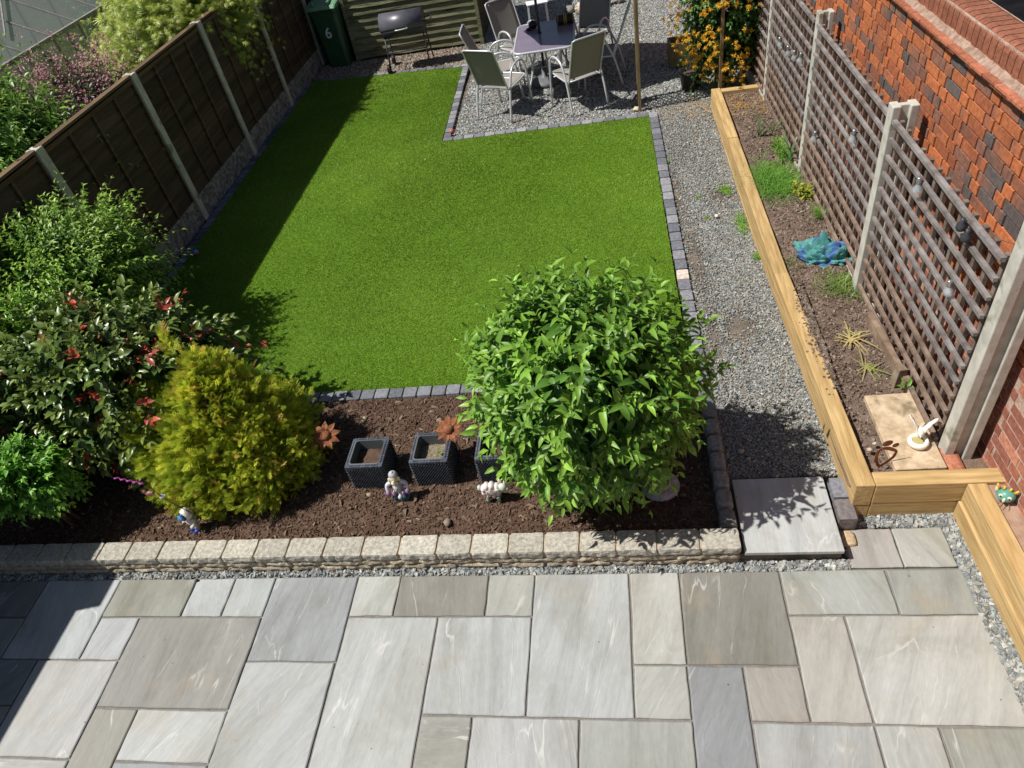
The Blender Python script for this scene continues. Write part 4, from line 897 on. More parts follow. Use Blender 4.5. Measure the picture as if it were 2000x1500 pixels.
r = np.random.default_rng(31); k_ = 9; P = np.tile([(.05, .0, .20)], (k_, 1)); D = r.normal(0, 1, (k_, 3)); D[:, 2] = .5
leaves('seedling', P, D, np.tile([0, 0, 1.], (k_, 1)), np.full(k_, .022), np.full(k_, .018), np.tile([.16, .34, .05], (k_, 1)), M_leaf, p2, LEAF5, LEAF5F)

def rust_flower(base, head, label, tilt):
    e = empty('rusty_flower', (*base, .08), 0, label, 'garden ornament', 'rusty metal flower stakes'); h = Vector(head)-Vector((*base, .08))
    b = MB(); b.tube([(0, 0, 0), h], .0035, 6); b.build('stake', M_rust, e)
    b = MB(); Mh = (Matrix.Translation(h) @ Matrix.Rotation(tilt[0], 4, 'X') @ Matrix.Rotation(tilt[1], 4, 'Y') @ Matrix.Rotation(.3, 4, 'Z') @ Matrix.Scale(1.2, 4)); n = 9
    for k in range(n):
        a = 2*math.pi*k/n; c, s_ = math.cos(a), math.sin(a); w_ = .021
        prof = [(.02, .008, .0), (.05, w_, .004), (.068, w_*.8, .003), (.098, .0, -.010)]; vs = []
        for rr, ww, zz in prof:
            for sg in (-1, 1): vs.append(Mh @ Vector((rr*c-sg*ww*s_, rr*s_+sg*ww*c, zz+(.006 if ww and rr > .03 else 0)*0)))
        mid = [Mh @ Vector((rr*c, rr*s_, zz-.006)) for rr, ww, zz in prof]; v = vs+mid
        b.add(v, [(0, 2, 9, 8), (8, 9, 3, 1), (2, 4, 10, 9), (9, 10, 5, 3), (4, 6, 11, 10), (10, 11, 7, 5)])
    o = b.build('petals', M_rust, e); q = o.modifiers.new('s', 'SOLIDIFY'); q.thickness = .002
    b = MB(); b.ell((0, 0, 0), (.034, .034, .026), n=16); b.v = [tuple(Mh @ Vector(v)) for v in b.v]; b.build('centre', M_rust, e, True)
rust_flower((-1.55, .92), (-1.585, .93, .42), 'rusty metal flower on a stake beside the golden conifer', (.55, .1))
rust_flower((-.535, .86), (-.64, .95, .40), 'rusty metal flower on a stake half hidden by the leafy round shrub', (.5, -.1))

# gnome
gn = empty('gnome_ornament', (-1.0, .575, .10), R_(8), 'painted gnome ornament in purple and white standing on a green base by the left planter', 'ornament')
b = MB(); b.lathe([(.062, 0), (.066, .012), (.055, .024)], n=20, sy=.7, col=(.04, .24, .19)); b.build('base', M_pot, gn, True)
b = MB()
for x, c in ((-.035, (.05, .07, .16)), (.035, (.05, .07, .16)), (0, (.7, .68, .6))): b.ell((x, -.028, .036), (.019, .024, .017), c, 12)
for x in (-.018, .018): b.tube([(x, 0, .03), (x*1.1, 0, .08)], [.016, .02], 8, (.62, .60, .62))
b.ell((0, 0, .10), (.040, .030, .045), (.50, .38, .50), 14); b.ell((0, -.018, .098), (.026, .02, .034), (.72, .70, .70), 12)
for s_ in (-1, 1):
    b.tube(smoothpts([(s_*.03, 0, .135), (s_*.068, -.005, .12), (s_*.072, -.02, .088)], 3), [.015]*3+[.014]*3+[.013], 8, (.68, .68, .72)); b.ell((s_*.070, -.028, .075), (.021, .019, .024), (.42, .26, .46), 10, jit=.2)
    b.ell((s_*.034, -.03, .062), (.015, .013, .02), (.42, .26, .46), 8)
b.ell((0, -.004, .168), (.031, .029, .032), (.74, .62, .42), 14); b.ell((0, -.03, .163), (.012, .012, .010), (.78, .60, .42), 8); b.ell((0, -.026, .147), (.026, .014, .016), (.85, .80, .55), 10, jit=.2)
for s_ in (-1, 1): b.ell((s_*.033, -.008, .163), (.012, .012, .018), (.85, .80, .55), 8)
b.ell((0, .004, .190), (.033, .031, .024), (.48, .47, .50), 14); b.ell((0, .0, .211), (.012, .012, .009), (.6, .6, .62), 8)
b.build('body', M_pot, gn, True)
gn.scale = (1, 1, 1.35)
# sheep
shp = empty('sheep_ornament', (-.31, .53, .095), R_(0), 'pink and cream sheep ornament with flower marks and mint feet by the leafy shrub', 'ornament')
b = MB(); b.ell((0, 0, .085), (.072, .038, .048), (.80, .70, .66), 18, jit=.12)
for a in range(9): t = a/9*6.28; b.ell((.055*math.cos(t), 0, .088+.036*math.sin(t)), (.024, .034, .022), (.80, .71, .67), 10)
b.ell((-.080, 0, .105), (.018, .02, .02), (.58, .66, .55), 10); b.build('body', M_pot, shp, True)
b = MB(); b.ell((.085, -.006, .108), (.032, .026, .028), (.66, .72, .60), 14); b.ell((.112, -.008, .098), (.016, .018, .017), (.68, .72, .60), 10); b.ell((.052, -.036, .112), (.020, .008, .012), (.56, .64, .50), 10); b.ell((.066, .02, .135), (.014, .010, .022), (.80, .68, .62), 10); b.ell((.105, .010, .135), (.013, .010, .018), (.80, .68, .62), 10); b.build('head', M_pot, shp, True)
for x in (-.035, .04):
    for y in (-.02, .02): MB().tube([(x, y, 0), (x, y, .05)], [.015, .014], 8, (.36, .48, .34)).build('leg', M_pot, shp, True)
b = MB()
for x, z in ((-.042, .105), (-.012, .082), (.018, .063), (-.045, .065), (.01, .112)):
    for q in range(5): a = q*1.257; b.ell((x+.008*math.cos(a), -.0395-.003*(abs(x) < .03), z+.008*math.sin(a)), (.005, .003, .005), (.50, .33, .30), 6)
b.build('flower_marks', M_pot, shp, True)
shp.scale = (1, 1, 1.35)
# astronaut gnome
an = empty('spaceman_ornament', (-2.54, .345, .095), R_(-28), 'small white spaceman gnome with blue visor and boots under the golden conifer', 'ornament')
b = MB(); 
for x in (-.022, .022): b.tube([(x, 0, .02), (x, 0, .09)], [.021, .024], 10, (.62, .58, .52))
b.ell((0, 0, .115), (.045, .036, .05), (.64, .60, .54), 14)
for s_ in (-1, 1): b.tube(smoothpts([(s_*.035, 0, .15), (s_*.06, -.015, .12), (s_*.045, -.04, .10)], 3), [.015]*6+[.013], 8, (.64, .60, .54))
b.ell((0, 0, .195), (.052, .050, .048), (.66, .62, .56), 16); b.build('suit', M_pot, an, True)
b = MB(); b.ell((0, -.022, .197), (.044, .036, .038), (.02, .03, .06), 14); b.build('helmet_rim', M_pot, an, True)
b = MB(); b.ell((0, -.036, .197), (.034, .028, .030), (.03, .22, .55), 14); b.build('visor', mat('blue_glaze', (.03, .20, .50), (.06, .32, .65), scale=30, rough=.15, bump=0), an, True)
for x in (-.024, .024): b = MB(); b.ell((x, -.012, .018), (.023, .033, .02), (.02, .05, .35), 10); b.build('boot', bpy.data.materials['blue_glaze'] if 0 else M_pot, an, True)
# stake ornament with purple spiral
e = empty('stake_ornament', (-2.40, .36, .10), 0, 'thin wire stake ornament with a purple twisted wand in front of the conifer', 'garden ornament')
H_ = smoothpts([(0, 0, 0), (-.10, -.03, .25), (-.17, -.05, .42), (-.20, -.05, .52), (-.235, -.05, .585)], 5)
MB().tube(H_, .003, 6).build('wire', M_blackp, e)
b = MB(); q0 = Vector((-.235, -.05, .585)); q1 = Vector((-.42, -.05, .665)); pts = [q0.lerp(q1, t/20)+Vector((0, .006*math.cos(t*1.5), .006*math.sin(t*1.5))) for t in range(21)]; b.tube(pts, [.0085-.00015*t for t in range(21)], 6, (.30, .05, .20)); b.build('wand', M_pot, e, True)
b = MB(); b.ell((-.245, -.05, .485), (.036, .02, .022), (.26, .11, .09), 10, jit=.2); b.ell((-.215, -.06, .50), (.014, .013, .013), (.3, .14, .1), 8); b.ell((-.275, -.05, .50), (.02, .012, .022), (.26, .10, .08), 8, jit=.3); b.build('bird', M_pot, e, True)
b = MB(); b.lathe([(.001, 0), (.016, .012), (.02, .03), (.018, .03), (.002, .01)], (-.165, -.055, .43), 12, (.55, .52, .56)); b.build('cup', M_pot, e, True)
# shaded stone hat ring under shrub
e = empty('stone_ornament', (.845, .60, .09), 0, 'round pale stone ornament with a domed middle in the shade under the leafy shrub', 'ornament')
b = MB(); b.lathe([(.128, 0), (.135, .018), (.12, .035), (.085, .040), (.07, .035)], n=28, col=(.62, .58, .58)); b.build('brim', M_block, e, True)
b = MB(); b.lathe([(.078, .03), (.075, .065), (.055, .09), (.02, .10), (.0, .10)], n=24, col=(.55, .50, .49)); b.build('dome', M_block, e, True)

def pebble(name, x, y, z, s_, c, label, m=M_block, cat='stone', fl=.6):
    b = MB(); b.ell((0, 0, 0), (s_, s_*.8, s_*fl), c, 10, jit=.35); o = b.build(name, m, None, True); o.location = (x, y, z+s_*fl*.6); o.rotation_euler = (0, 0, x*7); return tag(o, label, cat)
pebble('stone', -1.49, 1.38, .105, .030, (.72, .62, .42), 'cream stone in the bed, larger of the two above the left planter')
pebble('stone', -1.70, 1.42, .100, .021, (.62, .52, .40), 'tan stone near the conifer tip, smaller of the two above the left planter')
pebble('stone', -1.06, .62, .105, .024, (.62, .50, .32), 'buff stone between the left planter and the gnome')
pebble('stone', -.84, 1.33, .10, .026, (.32, .24, .2), 'brown stone beside the rusty flower on the leafy shrub side')
pebble('stone', -.62, .335, .10, .034, (.28, .23, .19), 'brown stone in the mulch close to the front wall')
pebble('stone', -1.26, .60, .10, .026, (.40, .32, .23), 'dull brown stone at the foot of the left planter')
pebble('stone', 1.42, .87, .105, .024, (.5, .48, .42), 'pale pebble on the shaded gravel beside the cobble kerb')
pebble('stone', 1.46, .80, .105, .018, (.45, .42, .38), 'small pebble on the shaded gravel, nearer of two beside the cobble kerb')
pebble('stone', 1.64, 4.0, .105, .024, (.78, .74, .62), 'white flat stone on the open gravel path')
def ball(x, y, rad, c1, c2, label):
    b = MB(); b.ell((0, 0, 0), (rad, rad, rad), (1, 1, 1), 20); b.c = [c1 if (v[2] > .1*rad*math.sin(v[0]/rad*3)) else c2 for v in b.v]; o = b.build('ball', M_pot, None, True); o.location = (x, y, ZL+.018+rad*.8); return tag(o, label, 'ball')
ball(-4.29, 4.25, .037, (.12, .30, .55), (.6, .08, .22), 'blue and pink ball on the shaded lawn close to the left fence')
ball(-3.46, 2.66, .034, (.16, .24, .32), (.4, .4, .4), 'grey-blue ball in shadow on the lawn behind the conifer tip')
ball(-1.545, 6.80, .034, (.5, .13, .12), (.40, .09, .09), 'dull red ball at the inner corner of the gravel seating area')
ball(.03, 8.40, .022, (.3, .3, .3), (.2, .2, .2), 'x') if 0 else None
o = MB(); o.ell((0, 0, 0), (.012, .012, .010), (.05, .045, .04), 8, jit=.3); o = o.build('pebble', M_block, None, True); o.location = (-2.43, -.03, .008); tag(o, 'tiny dark pebble lying on the patio slab edge near the wall', 'pebble')

# ------------------------------------------------------------------ shrubs
def shrub(name, label, cat, center, rad, n, seed, L, W, c_old, c_new, m=M_leaf, nodes=7, per=2, tmpl=LEAF5, faces=LEAF5F, base_z=.1, newstart=.55, tipfrac=1., tipcol=None, group=None, nst=9, twig=.003, **kw):
    lk = {k: kw.pop(k) for k in ('t0', 'ang', 'Lj', 'upn', 'tipscale') if k in kw}; curl = kw.pop('curl', .15)
    S, M, E, r = crown(center, rad, n, seed, **kw)
    base = (center[0], center[1], base_z); e = empty(name, base, 0, label, cat, group); off = np.array(base)
    S, M, E = S-off, M-off, E-off; k = S[:, 2] < .03; S[k, 2] = .03; E[:, 2] = np.maximum(E[:, 2], .04)
    P, D, Nn, Ls, Ws, T = shoot_leaves(S, M, E, r, nodes, per, L, W, **lk)
    q = len(T); idx = np.tile(np.arange(len(S)), nodes*per)
    t = np.clip((T-newstart)/(1-newstart), 0, 1)*r.uniform(.5, 1.1, q); C = cmix(c_old, c_new, np.clip(t, 0, 1))*np.exp(r.normal(0, .16, (q, 1)))
    tone = 1+.22*np.sin(P[:, 0]*6+seed)*np.sin(P[:, 1]*7+seed)*np.sin(P[:, 2]*6); C *= tone[:, None]
    if tipcol is not None:
        red = (r.uniform(0, 1, len(S)) < tipfrac)[idx] & (T > .80); C[red] = np.array(tipcol)*np.exp(r.normal(0, .25, (red.sum(), 1)))
    leaves('foliage', P, D, Nn, Ls, Ws, C, m, e, tmpl, faces, curl=curl*r.uniform(0, 2, q))
    twigs('shoots', S, M, E, twig, M_twig, e)
    pick = S[r.choice(len(S), min(nst, len(S)), replace=False)]
    stems_to('stem', (0, 0, -.05), pick, .014, M_twig, e)
    return e
shrub('leafy_shrub', 'large rounded shrub with bright green pointed leaves at the right of the flower bed', 'shrub', (.39, .66, .95), (.77, .69, .67), 1050, 3, .104, .049,
      (.06, .17, .026), (.27, .49, .06), taper=.24, nodes=8, tmpl=LEAF, faces=LEAFF3, droop=.55, up=.75, lump=.09, ragged=.07, ang=1.0, curl=.28, flat_bottom=-.8, inner=.35, base_z=.09)
shrub('hypericum_shrub', 'dense dark green small-leaved shrub against the left fence at the corner of the lawn', 'shrub', (-4.28, 2.42, .98), (.84, .90, .66), 2300, 5, .060, .027,
      (.13, .29, .04), (.36, .56, .075), upn=1.3, nodes=7, droop=.2, up=.5, lump=.16, inner=.5)
shrub('light_green_shrub', 'lighter yellow-green shrub in front of the dark small-leaved shrub by the left fence', 'shrub', (-4.08, 1.66, .98), (.66, .50, .52), 900, 8, .055, .027,
      (.13, .30, .03), (.34, .56, .06), upn=1.3, nodes=7, droop=.2, up=.4, lump=.2, inner=.45)
shrub('low_green_shrub', 'small bright green shrub low in the shaded front left corner of the bed', 'shrub', (-3.68, .44, .66), (.40, .28, .30), 330, 9, .06, .030,
      (.10, .30, .03), (.28, .55, .07), upn=1.3, nodes=6, droop=.4, up=.2, lump=.15, inner=.4)
shrub('red_tipped_shrub', 'glossy dark green shrub with red new leaves between the low green shrub and golden conifer', 'shrub', (-3.34, 1.28, .78), (1.02, .70, .62), 900, 12, .100, .058,
      (.06, .125, .025), (.19, .25, .045), m=M_gloss, upn=1.1, nodes=6, per=3, droop=.3, up=.5, lump=.15, inner=.4, tipcol=(.40, .075, .045), tipfrac=.12, curl=.05, ang=.95, tmpl=LEAF, faces=LEAFF3)
# neighbouring garden
shrub('climbing_shrub', 'large green rambling shrub behind the left fence below the greenhouse', 'shrub', (-5.65, 3.7, 1.50), (1.0, 1.5, .90), 1700, 15, .095, .042,
      (.11, .26, .04), (.34, .52, .10), nodes=7, droop=.2, up=.3, lump=.2, inner=.5)
wg = shrub('pink_flowering_shrub', 'purple-leaved shrub with pink flowers behind the left fence near the greenhouse', 'shrub', (-5.5, 5.35, 1.32), (.80, .95, .82), 800, 16, .06, .028,
      (.07, .05, .04), (.20, .28, .07), nodes=7, droop=.2, up=.4, lump=.15, inner=.5)
S, M, E, r = crown((0, 0, 1.25), (.84, .98, .86), 400, 17, up=.3, flat_bottom=-.2, lump=.15)
P = np.repeat(E, 9, 0)+r.normal(0, .035, (len(E)*9, 3)); D = r.normal(0, 1, P.shape); D[:, 2] = abs(D[:, 2]); q = len(P)
C = cmix((.62, .22, .30), (.75, .42, .48), r.uniform(0, 1, q)); leaves('blossom', P, D, np.tile([0., .2, 1.], (q, 1)), np.full(q, .032), np.full(q, .022), C, M_petal, wg, LEAF5, LEAF5F)['kind'] = 'stuff'
PALM_V = []; PALM_F = []
for k in range(7):
    a = R_(-75+25*k); Lk = 1-.35*abs(k-3)/3; c_, s_ = math.cos(a), math.sin(a); o_ = len(PALM_V)
    for u, v_ in ((.0, 0), (.45, .055), (1, 0), (.45, -.055)): PALM_V.append((Lk*(u*c_-v_*s_), Lk*(u*s_+v_*c_), -.25*u*u*Lk))
    PALM_F.append((o_, o_+3, o_+2, o_+1))
PALM_V = np.array(PALM_V)
shrub('weeping_maple', 'mounded weeping maple with feathery yellow-green leaves spilling over the left fence', 'tree', (-5.38, 8.2, 1.72), (1.05, 1.95, .82), 3200, 20, .10, .10,
      (.23, .35, .04), (.50, .58, .09), nodes=5, tmpl=PALM_V, faces=PALM_F, droop=.45, up=.05, lump=.10, inner=.6, ang=.9, curl=.25, newstart=.2, nst=14, twig=.004)
shrub('dark_hedge_bush', 'bright green broad-leaved bush beyond the maple beside the greenhouse corner', 'shrub', (-7.9, 11.3, 1.0), (1.5, 1.5, 1.1), 600, 22, .12, .06,
      (.04, .12, .02), (.16, .34, .04), nodes=6, droop=.2, lump=.2)
shrub('dark_hedge_bush', 'bush with shade put into its dark leaf colours behind the maple at the top of the left fence', 'shrub', (-5.9, 10.6, .75), (1.0, 1.6, .8), 500, 23, .09, .045,
      (.02, .06, .012), (.06, .13, .02), nodes=6, droop=.2, lump=.2)  # very dark leaf colours carry the shade behind the maple

# golden conifer: flat sprays on an irregular cone
def conifer():
    base = np.array((-2.36, .92, .08)); e = empty('golden_conifer', tuple(base), 0, 'bushy golden yellow-green conifer with orange tinged tips between the planters and red-tipped shrub', 'conifer')
    r = np.random.default_rng(41)
    SV = []; SF = []
    def lf(x, y, a, L_, w_):
        o = len(SV); c, s_ = math.cos(a), math.sin(a)
        for u, v_ in ((0, 0), (.5, .5), (1, 0), (.5, -.5)): SV.append((x+L_*u*c-w_*v_*s_, y+L_*u*s_+w_*v_*c, .12*u*L_)); 
        SF.append((o, o+3, o+2, o+1))
    lf(0, 0, 0, 1, .10)
    for k in range(5):
        x = .15+.17*k
        for sg in (-1, 1): lf(x, 0, sg*(.75-.05*k), .50-.07*k, .085)
    SV2 = np.array(SV); n = 34000
    # crown = three overlapping pointed masses, 1.35 m tall
    masses = [((.04, 0), .64, .55, .97, .50), ((-.42, .02), .38, .42, .86, .25), ((.34, -.10), .32, .36, .66, .22), ((.06, .10), .44, .40, 1.08, .18), ((-.15, -.22), .34, .32, .66, .15), ((-.22, .26), .08, .08, 1.20, .02)]
    P = []; D = []
    for (mx, my), rx, ry, H, fr in masses:
        k = int(n*fr*.88); z = r.uniform(0.0, 1, k)**.9; a = r.uniform(0, 6.283, k)
        prof = (1-z**1.7)**.72*(.72+.28*np.clip(z/.22, 0, 1)); lump = 1+.10*np.sin(a*5+z*9)+.13*np.sin(a*11-z*19)*np.sin(z*23+a*3)
        dep = 1-abs(r.normal(0, .12, k)); cl = np.sin(a*4+z*6+mx*9)*np.sin(a*7-z*11)*np.sin(z*15+a*2); cl2 = np.sin(a*17+z*31)*np.sin(z*43-a*11)
        rr = prof*(lump+.16*cl+.05*cl2)*dep+np.where(r.uniform(0, 1, k) < .05, r.uniform(0, .10, k), 0); keep = r.uniform(0, 1, k) < .55+1.2*cl+.4*cl2; z, a, rr, k = z[keep], a[keep], rr[keep], int(keep.sum())
        P.append(np.stack([mx+rx*rr*np.cos(a), my+ry*rr*np.sin(a), .04+H*z], 1))
        D.append(np.stack([np.cos(a)*.9, np.sin(a)*.9, .25+1.0*z+r.normal(0, .3, k)], 1)+r.normal(0, .38, (k, 3)))
    P = np.concatenate(P); D = unit(np.concatenate(D)); q = len(P); side = r.normal(0, 1, (q, 3)); N_ = unit(np.cross(D, side))
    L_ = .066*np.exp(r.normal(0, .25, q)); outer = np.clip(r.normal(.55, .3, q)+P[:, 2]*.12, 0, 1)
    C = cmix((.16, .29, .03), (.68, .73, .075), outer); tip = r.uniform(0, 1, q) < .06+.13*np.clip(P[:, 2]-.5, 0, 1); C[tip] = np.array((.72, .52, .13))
    C *= np.exp(r.normal(0, .15, (q, 1)))
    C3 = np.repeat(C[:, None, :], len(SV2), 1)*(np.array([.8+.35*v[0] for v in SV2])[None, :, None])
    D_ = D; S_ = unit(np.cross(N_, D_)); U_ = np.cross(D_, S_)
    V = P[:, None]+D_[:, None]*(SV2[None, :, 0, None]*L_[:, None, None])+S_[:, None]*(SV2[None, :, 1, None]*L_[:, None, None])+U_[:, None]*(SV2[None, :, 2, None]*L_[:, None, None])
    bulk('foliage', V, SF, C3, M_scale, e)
    b = MB(); b.tube([(0, 0, -.05), (0, 0, .5), (0, .02, .95)], [.05, .035, .01], 8)
    for k in range(20): a = k*2.4; z = .12+.035*k; b.tube([(0, 0, z), (.42*math.cos(a)*max(.05, 1-z*.95), .34*math.sin(a)*max(.05, 1-z*.95), z+.1)], [.012, .004], 5)
    b.build('trunk', M_twig, e, True)
conifer()

# honeysuckle -----------------------------------------------------------
hs = shrub('honeysuckle', 'honeysuckle covered in orange-yellow blossom climbing the right side of the garden arch', 'climber', (2.12, 7.20, 1.22), (.62, .46, 1.14), 900, 30, .066, .044,
      (.045, .13, .03), (.14, .30, .07), nodes=7, droop=.05, up=.05, lump=.14, inner=.45, flat_bottom=-1, base_z=.1)
S, M, E, r = crown((0, -.03, 1.12), (.72, .55, 1.20), 1500, 33, up=0, droop=0, flat_bottom=-1, lump=.14, ragged=.04)
k = (E[:, 1] < .12) & (E[:, 2] > .12) & (r.uniform(0, 1, len(E)) < .5) & ((E[:, 0] < .25) | (r.uniform(0, 1, len(E)) < .5)); E = E[k]
q = 26; n = len(E); P = np.repeat(E, q, 0)+r.normal(0, .008, (n*q, 3)); D = unit(r.normal(0, 1, (n*q, 3))+np.repeat(unit(E-np.array((0, .1, 1.1))), q, 0)*.9)
C = cmix((.90, .47, .03), (.95, .68, .08), r.uniform(0, 1, n*q)); leaves('blossom', P, D, r.normal(0, 1, P.shape), np.full(n*q, .036), np.full(n*q, .010), C, M_petal, hs, LEAF5, LEAF5F, curl=r.uniform(0, .5, n*q))['kind'] = 'stuff'
r = np.random.default_rng(36); n = 520; x = np.concatenate([r.uniform(2.03, 2.5, n//2), r.normal(1.75, .28, n//2)]); y = np.concatenate([r.normal(6.25, .18, n//2), r.normal(6.7, .16, n//2)])
z = np.where(x > 2.02, rsoil(x, y)+.008, ZL-.008); k = (y < 6.6) | (x < 1.9); x, y, z = x[k], y[k], z[k]; n = len(x)
o = leaves('fallen_petals', np.stack([x, y, z], 1), np.stack([r.normal(0, 1, n), r.normal(0, 1, n), r.normal(0, .1, n)], 1), np.tile([0, 0, 1.], (n, 1)), np.full(n, .035), np.full(n, .009), cmix((.62, .30, .05), (.75, .50, .12), r.uniform(0, 1, n)), M_petal, None, LEAF5, LEAF5F)
tag(o, 'fallen orange honeysuckle petals on the soil and gravel below the arch', 'petals', kind='stuff')
e = empty('plant_pot', (1.72, 7.38, ZL-.02), 0, 'round black plant pot at the foot of the honeysuckle', 'pot'); b = MB(); b.lathe([(.12, 0), (.155, .22), (.165, .22), (.165, .25), (.145, .25), (.14, .20)], n=24); b.build('pot', M_blackp, e, True); MB().lathe([(.14, .20), (.02, .21)], n=20).build('soil', M_soil, e)
e = empty('wooden_planter', (1.68, 8.35, ZL-.02), R_(4), 'small weathered wooden planter half hidden behind the honeysuckle', 'planter'); b = MB()
for q in range(3):
    z = .01+q*.11; b.box(-.18, .18, -.155, -.135, z, z+.105); b.box(-.18, .18, .135, .155, z, z+.105); b.box(-.18, -.16, -.134, .134, z, z+.105); b.box(.16, .18, -.134, .134, z, z+.105)
b.build('boards', M_wood, e); MB().box(-.158, .158, -.133, .133, .0, .27).build('soil', M_soil, e)

# ------------------------------------------------------------------ raised bed contents
o = MB().box(-.148, .148, -.33, .33, 0, .045).build('paving_slab', M_slabt, None, False, .005); o.location = (2.425, .835, .262); o.rotation_euler = (0, 0, .02); tag(o, 'stained tan concrete slab lying in the near end of the raised bed', 'paving slab')
o = MB(); rough_block(o, -.05, .05, -.1, .1, 0, .06, (.42, .17, .10), .005, (3, 4, 3), .006, 8); o = o.build('brick', M_brick, None, True); o.location = (2.645, .60, .22); tag(o, 'pinkish brick wedged beside the near trellis post', 'brick')
# bird dish ornament
e = empty('bird_dish', (2.465, .70, .307), R_(-15), 'cream bird with raised wings perched on a small round dish on the tan slab', 'ornament'); e.scale = (.82, .82, .9)
b = MB(); b.lathe([(.045, 0), (.07, .014), (.078, .036), (.068, .055), (.050, .056), (.043, .042), (.0, .036)], n=28); b.build('dish', M_cream, e, True)
b = MB(); b.lathe([(.044, .044), (.0, .0445)], n=20, col=(.75, .68, .45)); b.build('water', mat('dish_water', (.42, .36, .16), rough=.08, bump=0), e)
b = MB(); b.ell((.006, .05, .088), (.032, .044, .030), n=14, M=Matrix.Rotation(.3, 4, 'X')); b.ell((.0, .012, .108), (.024, .026, .022), n=12); b.tube([(0, -.008, .104), (0, -.028, .096)], [.009, .002], 8); b.tube(smoothpts([(.006, .08, .085), (.01, .11, .07), (.012, .13, .05)], 3), [.022]*3+[.018]*3+[.006], 8); b.build('bird', M_cream, e, True)
for sg in (-1, 1):
    b = MB(); n = 8; vs = []
    for i in range(n+1):
        t = i/n; x = sg*(.022+.055*t+.02*t*t); z = .105+.135*t-.02*t*t; wd = .042*(1-t)**.45*(1+.2*math.sin(i*2.1))+.004
        for dy, th in ((-wd, 0), (0, .007*(1-t)+.002), (wd, 0), (0, -.004)): vs.append((x+th*sg*-1, .052+dy+.02*t, z+th))
    b.add(vs, [(4*i+q_, 4*i+(q_+1) % 4, 4*i+4+(q_+1) % 4, 4*i+4+q_) for i in range(n) for q_ in range(4)]+[(0, 1, 2, 3), (4*n+3, 4*n+2, 4*n+1, 4*n)]); b.build('wing', M_cream, e, True)
# rusty couple / heart stake
e = empty('rusty_heart_stake', (2.205, .56, .27), R_(10), 'rusty cut steel heart-like figure stake in the corner of the raised bed', 'garden ornament'); e.scale = (1.1, 1, 1.35)
b = MB()
def strip(pts, w_):
    pts = smoothpts(pts, 5); n = len(pts); vs = []
    for i, p_ in enumerate(pts):
        t = (pts[min(i+1, n-1)]-pts[max(i-1, 0)]).normalized(); nn = Vector((-t.z, 0, t.x)); ww = w_*(.7+.5*math.sin(math.pi*i/(n-1)))
        for y_ in (-.0015, .0015): vs += [p_+nn*ww+Vector((0, y_, 0)), p_-nn*ww+Vector((0, y_, 0))]
    b.add(vs, [f for i in range(n-1) for f in ((4*i, 4*i+1, 4*i+5, 4*i+4), (4*i+2, 4*i+6, 4*i+7, 4*i+3), (4*i, 4*i+4, 4*i+6, 4*i+2), (4*i+1, 4*i+3, 4*i+7, 4*i+5))]+[(0, 2, 3, 1)])
strip([(0, 0, 0), (-.028, 0, .06), (-.03, 0, .11), (-.01, 0, .135)], .008); strip([(-.01, 0, .135), (.03, 0, .125), (.075, 0, .10)], .009); strip([(0, 0, 0), (.04, 0, .03), (.07, 0, .06), (.078, 0, .10)], .008)
b.tube([(0, 0, -.06), (0, 0, .02)], .003, 6); b.build('outline', M_rust, e)
b = MB(); b.ell((.012, 0, .165), (.030, .002, .020), n=14, M=None); b.ell((.062, 0, .142), (.020, .002, .015), n=12); b.build('heads', M_rust, e)
# crumpled sack
e = empty('crumpled_sack', (2.40, 2.92, .285), R_(-30), 'crumpled blue and teal plastic sack dumped on the raised bed soil', 'sack'); b = MB()
nu, nv = 90, 44; vs = []; cs = []
for i in range(nu):
    for j in range(nv+1):
        a = 2*math.pi*i/nu; t = math.pi*.5*j/nv; p_ = Vector((math.cos(a)*math.sin(t), math.sin(a)*math.sin(t), math.cos(t)))
        rd = abs(mnoise.noise(Vector((p_.x*1.6, p_.y*3.6, p_.z*2))+Vector((3, 1, 7)))); rd2 = abs(mnoise.noise(Vector((p_.x*3, p_.y*8, p_.z*4))+Vector((8, 2, 1)))); f = .80+.40*rd+.16*rd2+.10*math.sin(a*3+1)*math.sin(t)
        vs.append((p_.x*.21*f*(1.1+.2*math.cos(a*2)), p_.y*.19*f, p_.z*.12*f*(.6+.9*rd)*(1+.6*rd2)-.01))
        n1 = mnoise.noise(p_*3.3+Vector((1, 9, 3))); cs.append((.06, .14, .34) if n1 > .2 else (.07, .25, .23) if n1 < .02 else (.11, .31, .29))
b.add(vs, [(i*(nv+1)+j, i*(nv+1)+j+1, ((i+1) % nu)*(nv+1)+j+1, ((i+1) % nu)*(nv+1)+j) for i in range(nu) for j in range(nv)], cs); b.build('sack', M_cloth, e, False)

